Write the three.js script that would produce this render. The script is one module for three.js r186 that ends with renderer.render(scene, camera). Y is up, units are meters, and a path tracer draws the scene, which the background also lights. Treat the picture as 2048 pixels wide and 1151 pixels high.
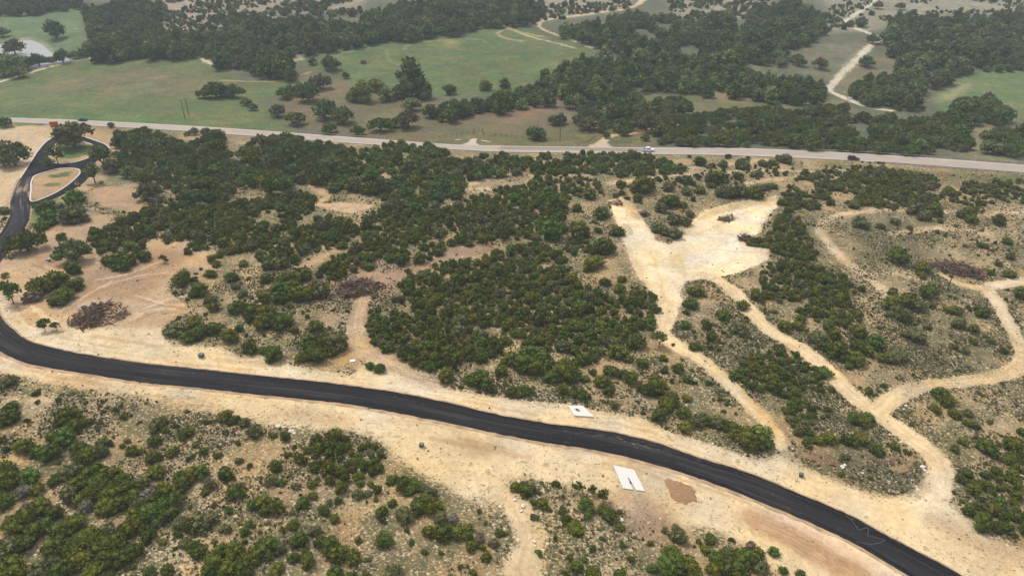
import * as THREE from 'three';
import { mergeGeometries } from 'three/addons/utils/BufferGeometryUtils.js';
import { TessellateModifier } from 'three/addons/modifiers/TessellateModifier.js';
import { RoundedBoxGeometry } from 'three/addons/geometries/RoundedBoxGeometry.js';

// ------------------------------------------------------------------ camera, sky, sun, exposure
const scene = new THREE.Scene();
const FOCAL = 1400, PW = 2048, PH = 1151, PITCH = 29.5 * Math.PI / 180, EYE = 105;   // a drone 105 m above the highway
const camera = new THREE.PerspectiveCamera(2 * Math.atan(PH / 2 / FOCAL) * 180 / Math.PI, PW / PH, 1, 9000);
camera.position.set(0, EYE, 0);
camera.rotation.set(-PITCH, 0, 0);
const renderer = new THREE.WebGLRenderer({ antialias: true });
renderer.toneMapping = THREE.LinearToneMapping;
renderer.toneMappingExposure = 2.1;
renderer.shadowMap.enabled = true;
const SUN = new THREE.Vector3(-0.42, 1, -0.38).normalize();
{ // a bright, thinly overcast sky: CIE overcast with a broad glow where the sun stands behind the cloud
  const W = 256, H = 128, d = new Float32Array(W * H * 4);
  for (let j = 0; j < H; j++) for (let i = 0; i < W; i++) {
    const el = ((j + 0.5) / H - 0.5) * Math.PI, az = ((i + 0.5) / W - 0.5) * 2 * Math.PI;
    const y = Math.sin(el), x = Math.cos(el) * Math.cos(az), z = Math.cos(el) * Math.sin(az);
    const c = x * SUN.x + y * SUN.y + z * SUN.z, lum = 0.33 * (1 + 2 * Math.max(0, y)) / 2 + 0.3 * Math.exp((c - 1) * 7);
    const k = (j * W + i) * 4;
    d[k] = lum * 1.0; d[k + 1] = lum * 1.0; d[k + 2] = lum * 1.03; d[k + 3] = 1;
  }
  const t = new THREE.DataTexture(d, W, H, THREE.RGBAFormat, THREE.FloatType);
  t.mapping = THREE.EquirectangularReflectionMapping; t.magFilter = THREE.LinearFilter; t.needsUpdate = true;
  scene.background = t; scene.environment = t;
}
const sun = new THREE.DirectionalLight(0xfff6ea, 1.5);
sun.position.copy(SUN).multiplyScalar(900).add(new THREE.Vector3(0, 0, -300));
sun.target.position.set(0, 0, -300); scene.add(sun, sun.target);
sun.castShadow = true; sun.shadow.radius = 20; sun.shadow.mapSize.set(4096, 4096);
Object.assign(sun.shadow.camera, { left: -600, right: 600, top: 600, bottom: -600, near: 50, far: 2200 });
scene.fog = new THREE.FogExp2(0xd4e2f2, 0.00024);

// ------------------------------------------------------------------ random numbers, noise, small helpers
function mulberry(a) { return () => { a |= 0; a = a + 0x6D2B79F5 | 0; let t = Math.imul(a ^ a >>> 15, 1 | a); t = t + Math.imul(t ^ t >>> 7, 61 | t) ^ t; return ((t ^ t >>> 14) >>> 0) / 4294967296; }; }
const PERM = new Float32Array(65536); { const r = mulberry(7); for (let i = 0; i < 65536; i++) PERM[i] = r(); }
function vn(x, y) {
  const xi = Math.floor(x), yi = Math.floor(y); let fx = x - xi, fy = y - yi; fx = fx * fx * (3 - 2 * fx); fy = fy * fy * (3 - 2 * fy);
  const r0 = (yi & 255) << 8, r1 = ((yi + 1) & 255) << 8, c0 = xi & 255, c1 = (xi + 1) & 255;
  const a = PERM[r0 | c0], b = PERM[r0 | c1], c = PERM[r1 | c0], d = PERM[r1 | c1];
  return a + (b - a) * fx + (c - a) * fy + (a - b - c + d) * fx * fy;
}
const hash2 = (x, y) => PERM[((y * 73 + 19) & 255) << 8 | ((x + y * 31) & 255)];
const sstep = (a, b, x) => { const t = Math.min(1, Math.max(0, (x - a) / (b - a))); return t * t * (3 - 2 * t); };
const mix = (a, b, t) => a + (b - a) * t;
const names = new Map();
function numbered(n) { const k = names.get(n) ?? 0; names.set(n, k + 1); return k ? n + '_' + String(k).padStart(3, '0') : n; }
function shade(o) { o.traverse((m) => { if (m.isMesh) { m.castShadow = true; m.receiveShadow = true; } }); return o; }
function add(o, name, data) { o.name = numbered(name); Object.assign(o.userData, data); scene.add(shade(o)); return o; }
const structure = (o, name, label, category = 'ground') => add(o, name, { kind: 'structure', label, category });
const thing = (name, label, category, group) => { const g = new THREE.Group(); return add(g, name, group ? { label, category, group } : { label, category }); };
function part(parent, name, geo, mat, label) { const m = new THREE.Mesh(geo, mat); m.name = name; if (label) m.userData.label = label; m.castShadow = m.receiveShadow = true; parent.add(m); return m; }
const lin = (r, g, b) => new THREE.Color().setRGB(r, g, b);
const mat = (c, rough = 0.9, more = {}) => new THREE.MeshStandardMaterial({ color: c, roughness: rough, metalness: 0, ...more });

// ------------------------------------------------------------------ terrain: hilltop near the camera, valley with the highway, far hillside
function height(x, z) {
  const d = -z;
  let h = -0.042 * Math.max(-230, Math.min(230, x)) * (1 - sstep(120, 290, d));         // the near hill falls to the right
  h += 1.6 * Math.sin(x / 47 + 1) * Math.sin(d / 38) * (1 - sstep(180, 260, d)) * sstep(190, 225, d + 0.0 * x) ;
  const far = Math.max(0, d - 385); h += 0.05 * far * sstep(0, 160, far) * (1 - 0.55 * sstep(500, 2500, far));
  h -= 2.2 * sstep(300, 345, d) * (1 - sstep(420, 520, d)) * sstep(-240, -60, x);       // creek bottom beyond the highway
  return h;
}
const sinP = Math.sin(PITCH), cosP = Math.cos(PITCH);
function place(px, py) {            // the spot of ground seen at a spot of the photograph
  const u = (px - PW / 2) / FOCAL, v = -(py - PH / 2) / FOCAL;
  const dx = u, dy = v * cosP - sinP, dz = -(v * sinP + cosP);
  let a = 20, b = 3000;
  const f = (t) => EYE + dy * t - height(dx * t, dz * t);
  let t = a; const step = 6; while (t < b && f(t) > 0) t += step;
  a = t - step; b = t;
  for (let i = 0; i < 24; i++) { const m = (a + b) / 2; if (f(m) > 0) a = m; else b = m; }
  const x = dx * b, z = dz * b; return new THREE.Vector3(x, height(x, z), z);
}
const pxPerMetre = (p) => FOCAL / (-p.z * cosP + (EYE - p.y) * sinP);
function seen(p) { const dep = -p.z * cosP + (EYE - p.y) * sinP, up = (p.y - EYE) * cosP + -p.z * sinP; return [PW / 2 + FOCAL * p.x / dep, PH / 2 - FOCAL * up / dep]; }
const outline = (pts) => pts.map(([x, y]) => { const p = place(x, y); return [p.x, p.z]; });
function smooth(pts, n, closed = false) { // Catmull-Rom through 2D points
  const c = new THREE.CatmullRomCurve3(pts.map(([x, z]) => new THREE.Vector3(x, 0, z)), closed, 'centripetal');
  return c.getSpacedPoints(n).map((p) => [p.x, p.z]);
}
function inside(poly, x, z) { let r = false; for (let i = 0, j = poly.length - 1; i < poly.length; j = i++) { const [xi, zi] = poly[i], [xj, zj] = poly[j]; if ((zi > z) !== (zj > z) && x < (xj - xi) * (z - zi) / (zj - zi) + xi) r = !r; } return r; }
const bbox = (p) => { let a = 1e9, b = -1e9, c = 1e9, d = -1e9; for (const [x, z] of p) { a = Math.min(a, x); b = Math.max(b, x); c = Math.min(c, z); d = Math.max(d, z); } return [a, b, c, d]; };

// ------------------------------------------------------------------ the black road's edges (outer, inner), from the loop round to the lower right
const ROAD = [
  [41, 355, 67, 352], [27, 380, 60, 380], [20, 405, 60, 405], [19, 430, 58, 432], [6, 457, 50, 455], [-10, 480, 31, 480], [-25, 505, 15, 505],
  [-42, 540, -3, 530], [-55, 580, -12, 562], [-60, 622, -10, 600], [-42, 668, 0, 630], [0, 702, 22, 656], [49, 725, 55, 680], [117, 739, 117, 698], [195, 751, 195, 713], [293, 766, 293, 727],
  [400, 776, 400, 738], [498, 787, 498, 749], [596, 797, 596, 759], [693, 808, 693, 770], [800, 827, 800, 786], [898, 846, 898, 806], [995, 867, 995, 829], [1093, 885, 1093, 846],
  [1200, 902, 1200, 860], [1298, 925, 1298, 881], [1395, 955, 1395, 914], [1500, 995, 1500, 947], [1600, 1036, 1600, 988], [1698, 1081, 1698, 1029], [1817, 1151, 1795, 1082], [1960, 1240, 1925, 1151], [2150, 1370, 2110, 1265]];
const roadOuter = smooth(outline(ROAD.map((r) => [r[0], r[1]])), 420), roadInner = smooth(outline(ROAD.map((r) => [r[2], r[3]])), 420);
for (let i = 0; i <= 420; i++) for (const [e, o, k] of [[roadOuter, roadInner, 3], [roadInner, roadOuter, 9]]) { const dx = o[i][0] - e[i][0], dz = o[i][1] - e[i][1], l = Math.hypot(dx, dz), j = ((vn(i * 0.8, k) - 0.5) * 0.26 + (vn(i * 0.17, k + 20) - 0.5) * 0.12); e[i][0] += dx / l * j; e[i][1] += dz / l * j; }   // a paver's edge wanders
const roadMid = roadOuter.map((p, i) => [(p[0] + roadInner[i][0]) / 2, (p[1] + roadInner[i][1]) / 2]);
const HIGHWAY = [[-260, 232, 236], [-100, 234, 241], [25, 236, 245.5], [120, 239, 249], [250, 245, 255.5], [360, 251, 262], [450, 256.5, 268.5], [600, 267, 279], [750, 278, 290], [900, 289, 299], [1000, 292, 304], [1150, 294, 306.5], [1300, 295.5, 309], [1450, 296, 311], [1600, 301, 316.5], [1750, 309, 325], [1900, 319, 336], [2048, 330, 347.5], [2200, 341, 361], [2400, 358, 380]];
const hwyN = smooth(outline(HIGHWAY.map((r) => [r[0], r[1]])), 300), hwyS = smooth(outline(HIGHWAY.map((r) => [r[0], r[2]])), 300);

// ------------------------------------------------------------------ ground cover, painted in the ground's own metres: [cover, outline, colour, soft edge m, tufts, grass]
// colours are what the photo shows, brought to base colour (its light lifts them by about GAIN)
const GAIN = 1.5;
function base(r, g, b) { const c = new THREE.Color().setRGB(r / 255, g / 255, b / 255, THREE.SRGBColorSpace); c.multiplyScalar(1 / GAIN); const s = c.clone().convertLinearToSRGB(); return [s.r * 255, s.g * 255, s.b * 255]; }
const COVER = [];
const area = (pts, rgb, soft, tufts, grass, a = 1, tag) => { const poly = outline(pts); COVER.push({ poly, rgb: base(...rgb), soft, tufts, grass, a, tag, box: bbox(poly) }); };
function track(pts, width, rgb, soft, tufts = 0.05, grass = 0, a = 1, tag) {
  const line = pts.length > 2 ? smooth(outline(pts), pts.length * 8) : outline(pts); const L = [], R = [];
  for (let i = 0; i < line.length; i++) { const p = line[Math.max(0, i - 1)], q = line[Math.min(line.length - 1, i + 1)], l = Math.hypot(q[0] - p[0], q[1] - p[1]) || 1, w = (Array.isArray(width) ? mix(width[0], width[1], i / (line.length - 1)) : width) / 2 * (0.86 + 0.28 * vn(i * 0.37, pts[0][0])); const nx = -(q[1] - p[1]) / l * w, nz = (q[0] - p[0]) / l * w; L.push([line[i][0] + nx, line[i][1] + nz]); R.unshift([line[i][0] - nx, line[i][1] - nz]); }
  const poly = L.concat(R); COVER.push({ poly, rgb: base(...rgb), soft, tufts, grass, a, tag, box: bbox(poly) });
  if (tag && line.length > 12) for (const [o, w, c] of [[-0.85, 0.3, 0.84], [0.85, 0.3, 0.84], [0.1, 0.5, 1.06], [1.5, 0.25, 0.88]]) { // wheel ruts
    const A = [], B = []; for (let i = 0; i < line.length; i++) { const p = line[Math.max(0, i - 1)], q = line[Math.min(line.length - 1, i + 1)], l = Math.hypot(q[0] - p[0], q[1] - p[1]) || 1, nx = -(q[1] - p[1]) / l, nz = (q[0] - p[0]) / l, k = o + (vn(i * 0.5, o * 9 + pts[0][0]) - 0.5) * 0.7; A.push([line[i][0] + nx * (k - w / 2), line[i][1] + nz * (k - w / 2)]); B.unshift([line[i][0] + nx * (k + w / 2), line[i][1] + nz * (k + w / 2)]); }
    const r = A.concat(B); COVER.push({ poly: r, rgb: base(...rgb.map((v) => Math.min(255, v * c))), soft: 0.25, tufts, grass, a: 0.45, box: bbox(r) });
  }
}
const PALE = [226, 201, 158], PAD = [246, 226, 188], TAN = [200, 168, 128], BROWN = [168, 128, 96], GREEN = [98, 108, 66];
// valley and far hills
area([[0, 22], [90, 20], [165, 15], [168, 60], [170, 110], [100, 125], [0, 160]], [100, 122, 76], 4, 0, 1, 1, 'lawn');
area([[0, 165], [60, 147], [140, 122], [240, 109], [330, 106], [400, 114], [440, 137], [480, 158], [560, 166], [622, 152], [640, 168], [600, 195], [545, 195], [505, 205], [560, 240], [620, 276], [500, 264], [300, 248], [120, 239], [0, 236], [-200, 234], [-200, 200]], [99, 110, 60], 3, 0, 1, 1, 'left_field');
area([[20, 190], [150, 148], [300, 135], [420, 165], [420, 195], [300, 192], [160, 180]], [118, 110, 72], 16, 0, 1, 0.85);
area([[0, 228], [120, 226], [300, 233], [380, 244], [300, 247], [120, 238], [0, 235]], [92, 118, 58], 5, 0, 1, 0.9);
area([[600, 112], [700, 92], [850, 72], [950, 56], [1000, 47], [1060, 60], [1120, 76], [1190, 95], [1190, 112], [1150, 127], [1110, 152], [1060, 172], [1000, 183], [930, 195], [870, 190], [760, 170], [680, 165], [640, 145], [600, 128]], [96, 112, 60], 3, 0, 1, 1, 'green_field');
area([[640, 140], [700, 165], [780, 180], [860, 205], [940, 215], [1150, 190], [1150, 285], [1000, 293], [860, 285], [760, 278], [640, 268], [560, 240], [560, 190], [610, 165]], [112, 102, 70], 6, 0.15, 0.8, 1);
area([[960, 215], [1060, 200], [1148, 188], [1150, 225], [1080, 245], [960, 245], [900, 238]], [126, 106, 78], 6, 0, 0.6, 1);
area([[1150, 255], [1300, 250], [1300, 290], [1000, 290], [860, 284], [900, 262], [1050, 262]], [110, 106, 58], 8, 0, 1, 0.9);
area([[1240, 165], [1340, 168], [1500, 188], [1650, 195], [1700, 200], [1690, 215], [1500, 215], [1380, 232], [1300, 215], [1240, 190]], [112, 110, 70], 4, 0, 0.9, 1);
area([[1350, 185], [1450, 188], [1540, 200], [1480, 208], [1400, 197]], [150, 132, 92], 8, 0, 0.4, 0.6);
area([[1490, 105], [1560, 100], [1640, 88], [1720, 85], [1745, 90], [1690, 150], [1660, 165], [1560, 152], [1500, 140]], [112, 112, 82], 5, 0, 0.9, 1);
area([[1660, 155], [1730, 110], [1800, 120], [1850, 150], [1780, 170], [1700, 190], [1660, 185]], [124, 116, 84], 8, 0.1, 0.6, 0.9);
area([[1890, 165], [1960, 145], [2048, 137], [2200, 130], [2200, 240], [2048, 238], [1990, 245], [1900, 240], [1870, 200]], [106, 122, 70], 4, 0, 1, 1, 'right_field');
area([[1870, 205], [1900, 180], [1930, 165], [1950, 170], [1900, 200]], [190, 172, 138], 5, 0, 0, 0.7);
area([[1940, 250], [2048, 240], [2048, 335], [1960, 320], [1900, 300]], [138, 130, 92], 8, 0.1, 0.6, 0.9);
area([[310, -20], [560, -20], [560, 40], [520, 55], [470, 40], [440, 60], [410, 70], [330, 72], [320, 40]], [178, 158, 138], 8, 0.4, 0, 1);
area([[560, -20], [740, -20], [720, 25], [640, 28], [560, 25]], [176, 158, 138], 8, 0.4, 0, 0.8);
area([[1080, -20], [1270, -20], [1260, 18], [1150, 36], [1085, 42], [1060, 20]], [168, 156, 134], 8, 0.4, 0, 1);
area([[1330, -20], [1540, -20], [1530, 40], [1440, 36], [1360, 45]], [168, 156, 136], 10, 0.4, 0, 0.9);
area([[1640, -20], [2100, -20], [2100, 26], [1960, 30], [1860, 24], [1760, 60], [1700, 65], [1650, 70], [1660, 30]], [150, 146, 122], 8, 0.3, 0.2, 1);
for (let i = 0; i < 14; i++) track([[1750 + (i % 3) * 40, 2 + i * 2.3], [1880 + i * 9, 4 + i * 2.2], [2060, 5 + i * 2.4]], 1.6, [196, 184, 158], 1.2, 0, 0, 0.55);
for (let i = 0; i < 9; i++) track([[330 + i * 6, 18 + i * 6], [400 + i * 3, 20 + i * 5.6], [455, 22 + i * 4.5]], 1.5, [206, 184, 160], 1.2, 0, 0, 0.5);
track([[-60, 178], [0, 163], [60, 145], [130, 126], [200, 113], [260, 108.5], [330, 106], [370, 107.5], [400, 116], [440, 137]], 3.4, [214, 204, 160], 0.3, 0, 0, 1, 'dirt_track');
track([[440, 160], [480, 162], [520, 163], [560, 162], [590, 155], [625, 143]], 2.4, [168, 146, 104], 0.8, 0, 0.2, 1, 'dirt_track');
track([[590, 114], [640, 98], [720, 86], [800, 73], [880, 61], [950, 53], [1010, 45]], 2.6, [164, 152, 112], 1.6, 0, 0.3, 1, 'dirt_track');
track([[976, 40], [1020, 56], [1060, 72], [1110, 85], [1152, 96]], 3.2, [196, 176, 132], 0.9, 0, 0, 1, 'dirt_track');
track([[1090, 74], [1050, 66], [1018, 59], [998, 64], [1006, 74], [1050, 83]], 3, [178, 158, 116], 1, 0, 0.2, 1, 'dirt_track');
track([[672, 112], [700, 104], [750, 95], [775, 100]], 1.6, [128, 132, 92], 1, 0, 0.6); track([[812, 100], [815, 92], [850, 85], [900, 78], [960, 79], [976, 86]], 2, [150, 146, 108], 1, 0, 0.5);
track([[776, 100], [780, 120], [800, 129], [826, 126], [830, 118], [812, 104]], 1.6, [128, 138, 92], 1, 0, 0.6); track([[1000, 100], [990, 130], [940, 148], [850, 152], [760, 150]], 1.4, [92, 104, 64], 1.2, 0, 0.8, 0.7);
area([[880, 78], [915, 76], [920, 92], [905, 98], [890, 90]], [150, 136, 96], 4, 0, 0.3, 0.7); area([[580, 118], [605, 112], [612, 120], [590, 124]], [200, 182, 146], 2, 0, 0, 0.8);
track([[1290, -14], [1285, 2], [1272, 12], [1250, 18], [1200, 25], [1150, 32], [1102, 38], [1082, 45], [1086, 57], [1110, 68], [1140, 78], [1165, 88], [1190, 97]], [6.5, 2.5], [212, 190, 146], 1, 0, 0, 1, 'dirt_road');
track([[1762, -10], [1748, 6], [1730, 18], [1706, 34], [1696, 44], [1714, 56], [1735, 64], [1760, 74], [1750, 85], [1732, 104], [1712, 124], [1690, 145], [1668, 166], [1662, 182], [1690, 195], [1715, 206], [1735, 214], [1790, 222]], [5.5, 4.5], [212, 202, 176], 0.8, 0, 0, 1, 'gravel_road');
area([[1690, 130], [1730, 95], [1740, 92], [1720, 130], [1680, 160]], [224, 212, 178], 3, 0, 0, 0.5);
track([[1180, 296], [1205, 283], [1222, 272], [1250, 268], [1302, 259], [1340, 256]], 4.2, [212, 178, 138], 0.6, 0, 0, 1, 'dirt_road');
area([[1178, 300], [1190, 290], [1208, 276], [1216, 279], [1218, 288], [1235, 300]], [206, 186, 160], 1, 0, 0, 1);
track([[960, 218], [1000, 208], [1040, 203], [1075, 198]], 2, [176, 148, 104], 1.2, 0, 0.2, 0.8); area([[1300, 246], [1365, 240], [1365, 250], [1310, 252]], [216, 200, 176], 1.2, 0, 0); area([[1680, 238], [1715, 236], [1715, 243], [1680, 245]], [206, 164, 120], 1.5, 0, 0);
area([[0, 150], [30, 78], [60, 72], [90, 84], [110, 102], [90, 120], [60, 140], [20, 150]], [178, 166, 134], 3, 0, 0.2, 0.7);
// highway verges
area([[-60, 248], [110, 253], [230, 262], [235, 274], [110, 262], [-60, 262]], [168, 146, 104], 3, 0, 0.4, 0.9);
area([[30, 246], [90, 248], [90, 252], [30, 252]], [84, 110, 56], 1, 0, 1);
area([[430, 268], [620, 285], [760, 297], [760, 306], [600, 290], [430, 275]], [128, 116, 76], 4, 0.2, 0.8, 0.9);
area([[1640, 322], [1760, 333], [1900, 345], [2060, 355], [2060, 372], [1880, 356], [1640, 332]], [104, 104, 58], 3, 0.3, 0.9, 0.9);
area([[1980, 348], [2060, 352], [2060, 366], [1980, 360]], [92, 112, 50], 3, 0.2, 1, 0.8);
// the slope between highway and black road
area([[-80, 262], [0, 256], [60, 250], [110, 255], [125, 262], [95, 290], [70, 325], [45, 365], [25, 400], [0, 440], [-80, 470]], [208, 182, 146], 3, 0.05, 0.1, 1, 'bare_soil');
area([[100, 255], [200, 262], [240, 275], [240, 305], [215, 320], [190, 330], [215, 345], [200, 360], [180, 378], [150, 400], [80, 412], [60, 405], [60, 350], [110, 270]], [190, 158, 118], 2.5, 0.1, 0.2, 1, 'bare_soil');
area([[110, 283], [150, 286], [185, 293], [180, 308], [150, 316], [125, 318], [118, 300]], [84, 106, 50], 2, 0, 1);
area([[95, 350], [140, 343], [138, 352], [100, 356]], [84, 100, 50], 1, 0, 1, 0.9); area([[85, 368], [120, 364], [118, 372], [88, 374]], [96, 116, 56], 1, 0, 1, 0.9);
area([[210, 345], [270, 342], [275, 362], [215, 365]], [92, 104, 54], 2, 0.1, 1, 0.8);
area([[185, 372], [282, 372], [288, 400], [280, 428], [240, 420], [200, 412], [188, 392]], [190, 154, 116], 2.5, 0.08, 0.1, 1, 'bare_soil');
area([[90, 450], [150, 420], [230, 432], [180, 470], [200, 520], [190, 545], [110, 545], [40, 530], [20, 500], [60, 460]], [188, 156, 122], 3, 0.1, 0, 1, 'bare_soil');
area([[60, 400], [115, 395], [130, 420], [100, 450], [60, 445]], [92, 112, 52], 2, 0, 1, 0.9);
area([[-80, 500], [20, 520], [110, 500], [200, 515], [330, 475], [430, 500], [440, 545], [360, 540], [335, 580], [380, 620], [330, 650], [345, 690], [250, 700], [120, 690], [30, 650], [0, 600], [-80, 560]], [203, 171, 130], 3, 0.06, 0, 1, 'bare_soil');
area([[180, 540], [260, 500], [340, 490], [400, 510], [340, 540], [300, 590], [240, 600], [190, 590], [120, 610], [110, 590]], [168, 134, 102], 5, 0.15, 0, 0.85);
for (const t of [[[190, 560], [250, 548], [330, 520]], [[200, 575], [260, 555], [330, 545]], [[120, 620], [180, 585], [225, 560]], [[270, 590], [320, 605], [372, 612]], [[280, 620], [330, 600], [380, 590]], [[60, 520], [110, 540], [150, 550]], [[260, 640], [300, 620], [350, 618]]]) { track(t, 0.7, [228, 198, 152], 0.3, 0, 0, 0.8); const u = t.map(([x, y]) => [x + 3, y + 7]); track(u, 0.6, [158, 122, 88], 0.3, 0, 0, 0.7); }
area([[120, 505], [60, 515], [70, 535], [115, 532]], [176, 132, 96], 2, 0, 0, 0.6);
// road corridor
area([[0, 590], [30, 640], [120, 668], [200, 655], [330, 655], [345, 690], [440, 692], [480, 712], [560, 724], [620, 738], [700, 750], [745, 715], [770, 735], [820, 755], [880, 772], [960, 790], [1060, 802], [1140, 806], [1200, 822], [1290, 838], [1350, 868], [1420, 885], [1500, 915], [1540, 915], [1570, 900], [1620, 935], [1690, 968], [1760, 992], [1840, 1000], [1895, 1000], [1960, 1060], [2100, 1120], [2100, 1300], [1900, 1300], [1560, 1151], [1480, 1085], [1420, 1062], [1330, 1044], [1262, 1036], [1240, 1008], [1200, 988], [1110, 970], [1060, 958], [1012, 962], [1008, 1002], [960, 1012], [900, 985], [860, 955], [790, 920], [765, 888], [700, 862], [600, 858], [520, 848], [430, 828], [350, 812], [260, 790], [150, 775], [60, 760], [0, 745], [-90, 730], [-110, 640], [-60, 500]], [232, 210, 170], 1.6, 0.03, 0, 1, 'road_verge');
area([[1600, 950], [1700, 985], [1790, 1010], [1880, 1010], [1980, 1080], [1900, 1080], [1760, 1020], [1640, 975]], [236, 214, 172], 5, 0, 0, 0.7);
area([[1830, 1010], [1900, 1040], [1990, 1090], [2060, 1100], [2060, 1140], [1960, 1100], [1850, 1045]], [170, 136, 104], 4, 0.1, 0, 0.7);
area([[1500, 1015], [1560, 1035], [1640, 1075], [1760, 1151], [1700, 1170], [1600, 1110], [1500, 1060], [1480, 1030]], [190, 155, 120], 2, 0, 0, 0.95);
area([[1530, 1002], [1600, 1042], [1690, 1090], [1800, 1160], [1770, 1160], [1660, 1095], [1560, 1040]], [224, 194, 164], 1, 0, 0, 0.9);
for (let i = 0; i < 12; i++) track([[1500 + i * 4, 1022 + i * 5], [1600 + i * 3, 1062 + i * 6], [1740 - i * 6, 1150]], 0.3 + (i % 3) * 0.25, i % 2 ? [214, 182, 144] : [172, 136, 102], 0.3, 0, 0, 0.5);
for (let k = 0; k < 64; k++) { // blade marks left along the graded verge
  const s = 20 + (k * 37) % 330, off = (k % 2 ? -1 : 1) * (4.6 + (k * 1.7) % 6.5), n = 14 + (k * 5) % 26, pts = [];
  for (let i = s; i < Math.min(419, s + n); i += 4) { const a = roadMid[i], b = roadMid[Math.min(420, i + 1)], l = Math.hypot(b[0] - a[0], b[1] - a[1]) || 1; const o = off * (i > 250 ? 0.85 : 1.1); pts.push(seen(new THREE.Vector3(a[0] - (b[1] - a[1]) / l * o, height(a[0], a[1]), a[1] + (b[0] - a[0]) / l * o))); }
  if (pts.length > 2 && s > 95) track(pts, 0.35 + (k % 5) * 0.28, k % 3 ? [196, 162, 120] : [244, 224, 186], 0.35, 0, 0, 0.5);
}
area([[900, 868], [1000, 890], [1060, 905], [980, 915], [930, 900]], [178, 142, 98], 4, 0, 0, 0.8); area([[520, 815], [640, 825], [730, 845], [700, 852], [600, 838]], [196, 160, 116], 3, 0, 0, 0.7); area([[60, 748], [180, 762], [300, 780], [220, 782], [120, 768]], [196, 158, 112], 3, 0, 0, 0.7);
area([[1260, 985], [1310, 990], [1360, 1040], [1330, 1075], [1270, 1090], [1250, 1040]], [160, 128, 104], 4, 0.2, 0, 0.7); area([[1220, 985], [1262, 982], [1260, 1010], [1240, 1025]], [200, 158, 110], 3, 0, 0, 0.8);
area([[640, 715], [700, 700], [720, 690], [730, 712], [690, 735]], [212, 174, 112], 3, 0, 0, 0.8);
area([[1120, 860], [1200, 885], [1320, 925], [1310, 935], [1190, 905], [1120, 885]], [216, 190, 164], 2, 0, 0, 0.7);
// limestone pad and its tracks
area([[1218, 400], [1236, 394], [1262, 404], [1282, 430], [1298, 452], [1313, 480], [1338, 488], [1368, 472], [1384, 442], [1410, 421], [1470, 404], [1552, 391], [1557, 415], [1536, 436], [1520, 466], [1490, 476], [1494, 490], [1542, 500], [1536, 521], [1500, 536], [1470, 548], [1430, 556], [1375, 562], [1362, 580], [1366, 602], [1352, 640], [1338, 668], [1312, 668], [1314, 642], [1326, 612], [1300, 582], [1270, 542], [1254, 500], [1240, 462], [1226, 432]], PAD, 0.5, 0, 0, 1, 'limestone_pad');
area([[1218, 400], [1236, 394], [1262, 404], [1290, 440], [1276, 440], [1250, 415], [1228, 412]], [206, 172, 120], 1.5, 0.1, 0, 0.7); area([[1410, 424], [1470, 408], [1552, 393], [1552, 402], [1480, 418], [1400, 440], [1372, 478], [1368, 468]], [214, 182, 130], 1.5, 0.05, 0, 0.8);
area([[1240, 455], [1262, 500], [1290, 550], [1300, 575], [1290, 570], [1258, 515]], [226, 196, 138], 1.5, 0, 0, 0.8); area([[1340, 505], [1368, 505], [1372, 550], [1350, 552]], [236, 208, 146], 2, 0, 0, 0.6);
for (const [x0, y0, x1, y1] of [[1338, 500, 1345, 545], [1352, 500, 1372, 556], [1330, 520, 1368, 522], [1390, 470, 1500, 420], [1420, 500, 1530, 505], [1440, 440, 1540, 410], [1300, 500, 1330, 600]]) track([[x0, y0], [(x0 + x1) / 2 + 5, (y0 + y1) / 2], [x1, y1]], 0.8, [226, 194, 136], 0.5, 0, 0, 0.6);
area([[1436, 436], [1462, 428], [1475, 436], [1450, 446]], [150, 120, 94], 1.5, 0.2, 0, 0.7); area([[1480, 470], [1500, 465], [1500, 485]], [150, 116, 90], 2, 0.2, 0, 0.7);
area([[1372, 566], [1440, 556], [1476, 590], [1440, 600], [1400, 575]], [176, 142, 108], 2.5, 0.2, 0, 0.8);
{ const rm = mulberry(61); for (let i = 0; i < 34; i++) { const x = 1250 + rm() * 270, y = 420 + rm() * 120, a = rm() * 0.8 - 0.4 + (x < 1310 ? 1.1 : -0.25), L = 15 + 30 * rm(), pts = [-1, 0, 1].map((t) => [x + Math.cos(a) * L * t + 4 * t * t, y + Math.sin(a) * L * t * 0.8]); if (pts.every(([u, v]) => { const p = place(u, v); return COVER.some((c) => c.tag === 'limestone_pad' && inside(c.poly, p.x, p.z)); })) track(pts, 0.35 + 0.5 * rm(), rm() < 0.55 ? [228, 200, 154] : [255, 242, 214], 0.3, 0, 0, 0.5); } }
track([[1335, 600], [1328, 640], [1326, 665], [1350, 688], [1390, 710], [1432, 742], [1480, 790], [1530, 840], [1556, 872], [1562, 900]], [6, 3.4], [234, 208, 164], 0.7, 0.02, 0, 1, 'dirt_track');
area([[1480, 775], [1500, 780], [1555, 850], [1560, 880], [1545, 870], [1510, 820]], [212, 172, 112], 1.2, 0, 0, 0.6);
track([[1400, 545], [1440, 562], [1475, 590], [1502, 622], [1540, 660], [1600, 695], [1650, 735], [1700, 785], [1760, 832], [1820, 872], [1868, 910], [1886, 940], [1876, 972], [1848, 998], [1800, 1018]], [5, 6], [236, 211, 170], 0.8, 0.02, 0, 1, 'dirt_track');
track([[1752, 822], [1790, 795], [1830, 776], [1900, 765], [1980, 755], [2030, 740], [2046, 715], [2036, 680], [2015, 640], [1996, 605], [1978, 576], [2010, 568], [2060, 561]], [4.6, 4.2], [232, 206, 164], 0.8, 0.02, 0, 1, 'dirt_track');
track([[1985, 578], [1940, 573], [1905, 560], [1878, 545]], [4, 2], [222, 192, 146], 0.9, 0.05, 0, 1, 'dirt_track');
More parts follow.
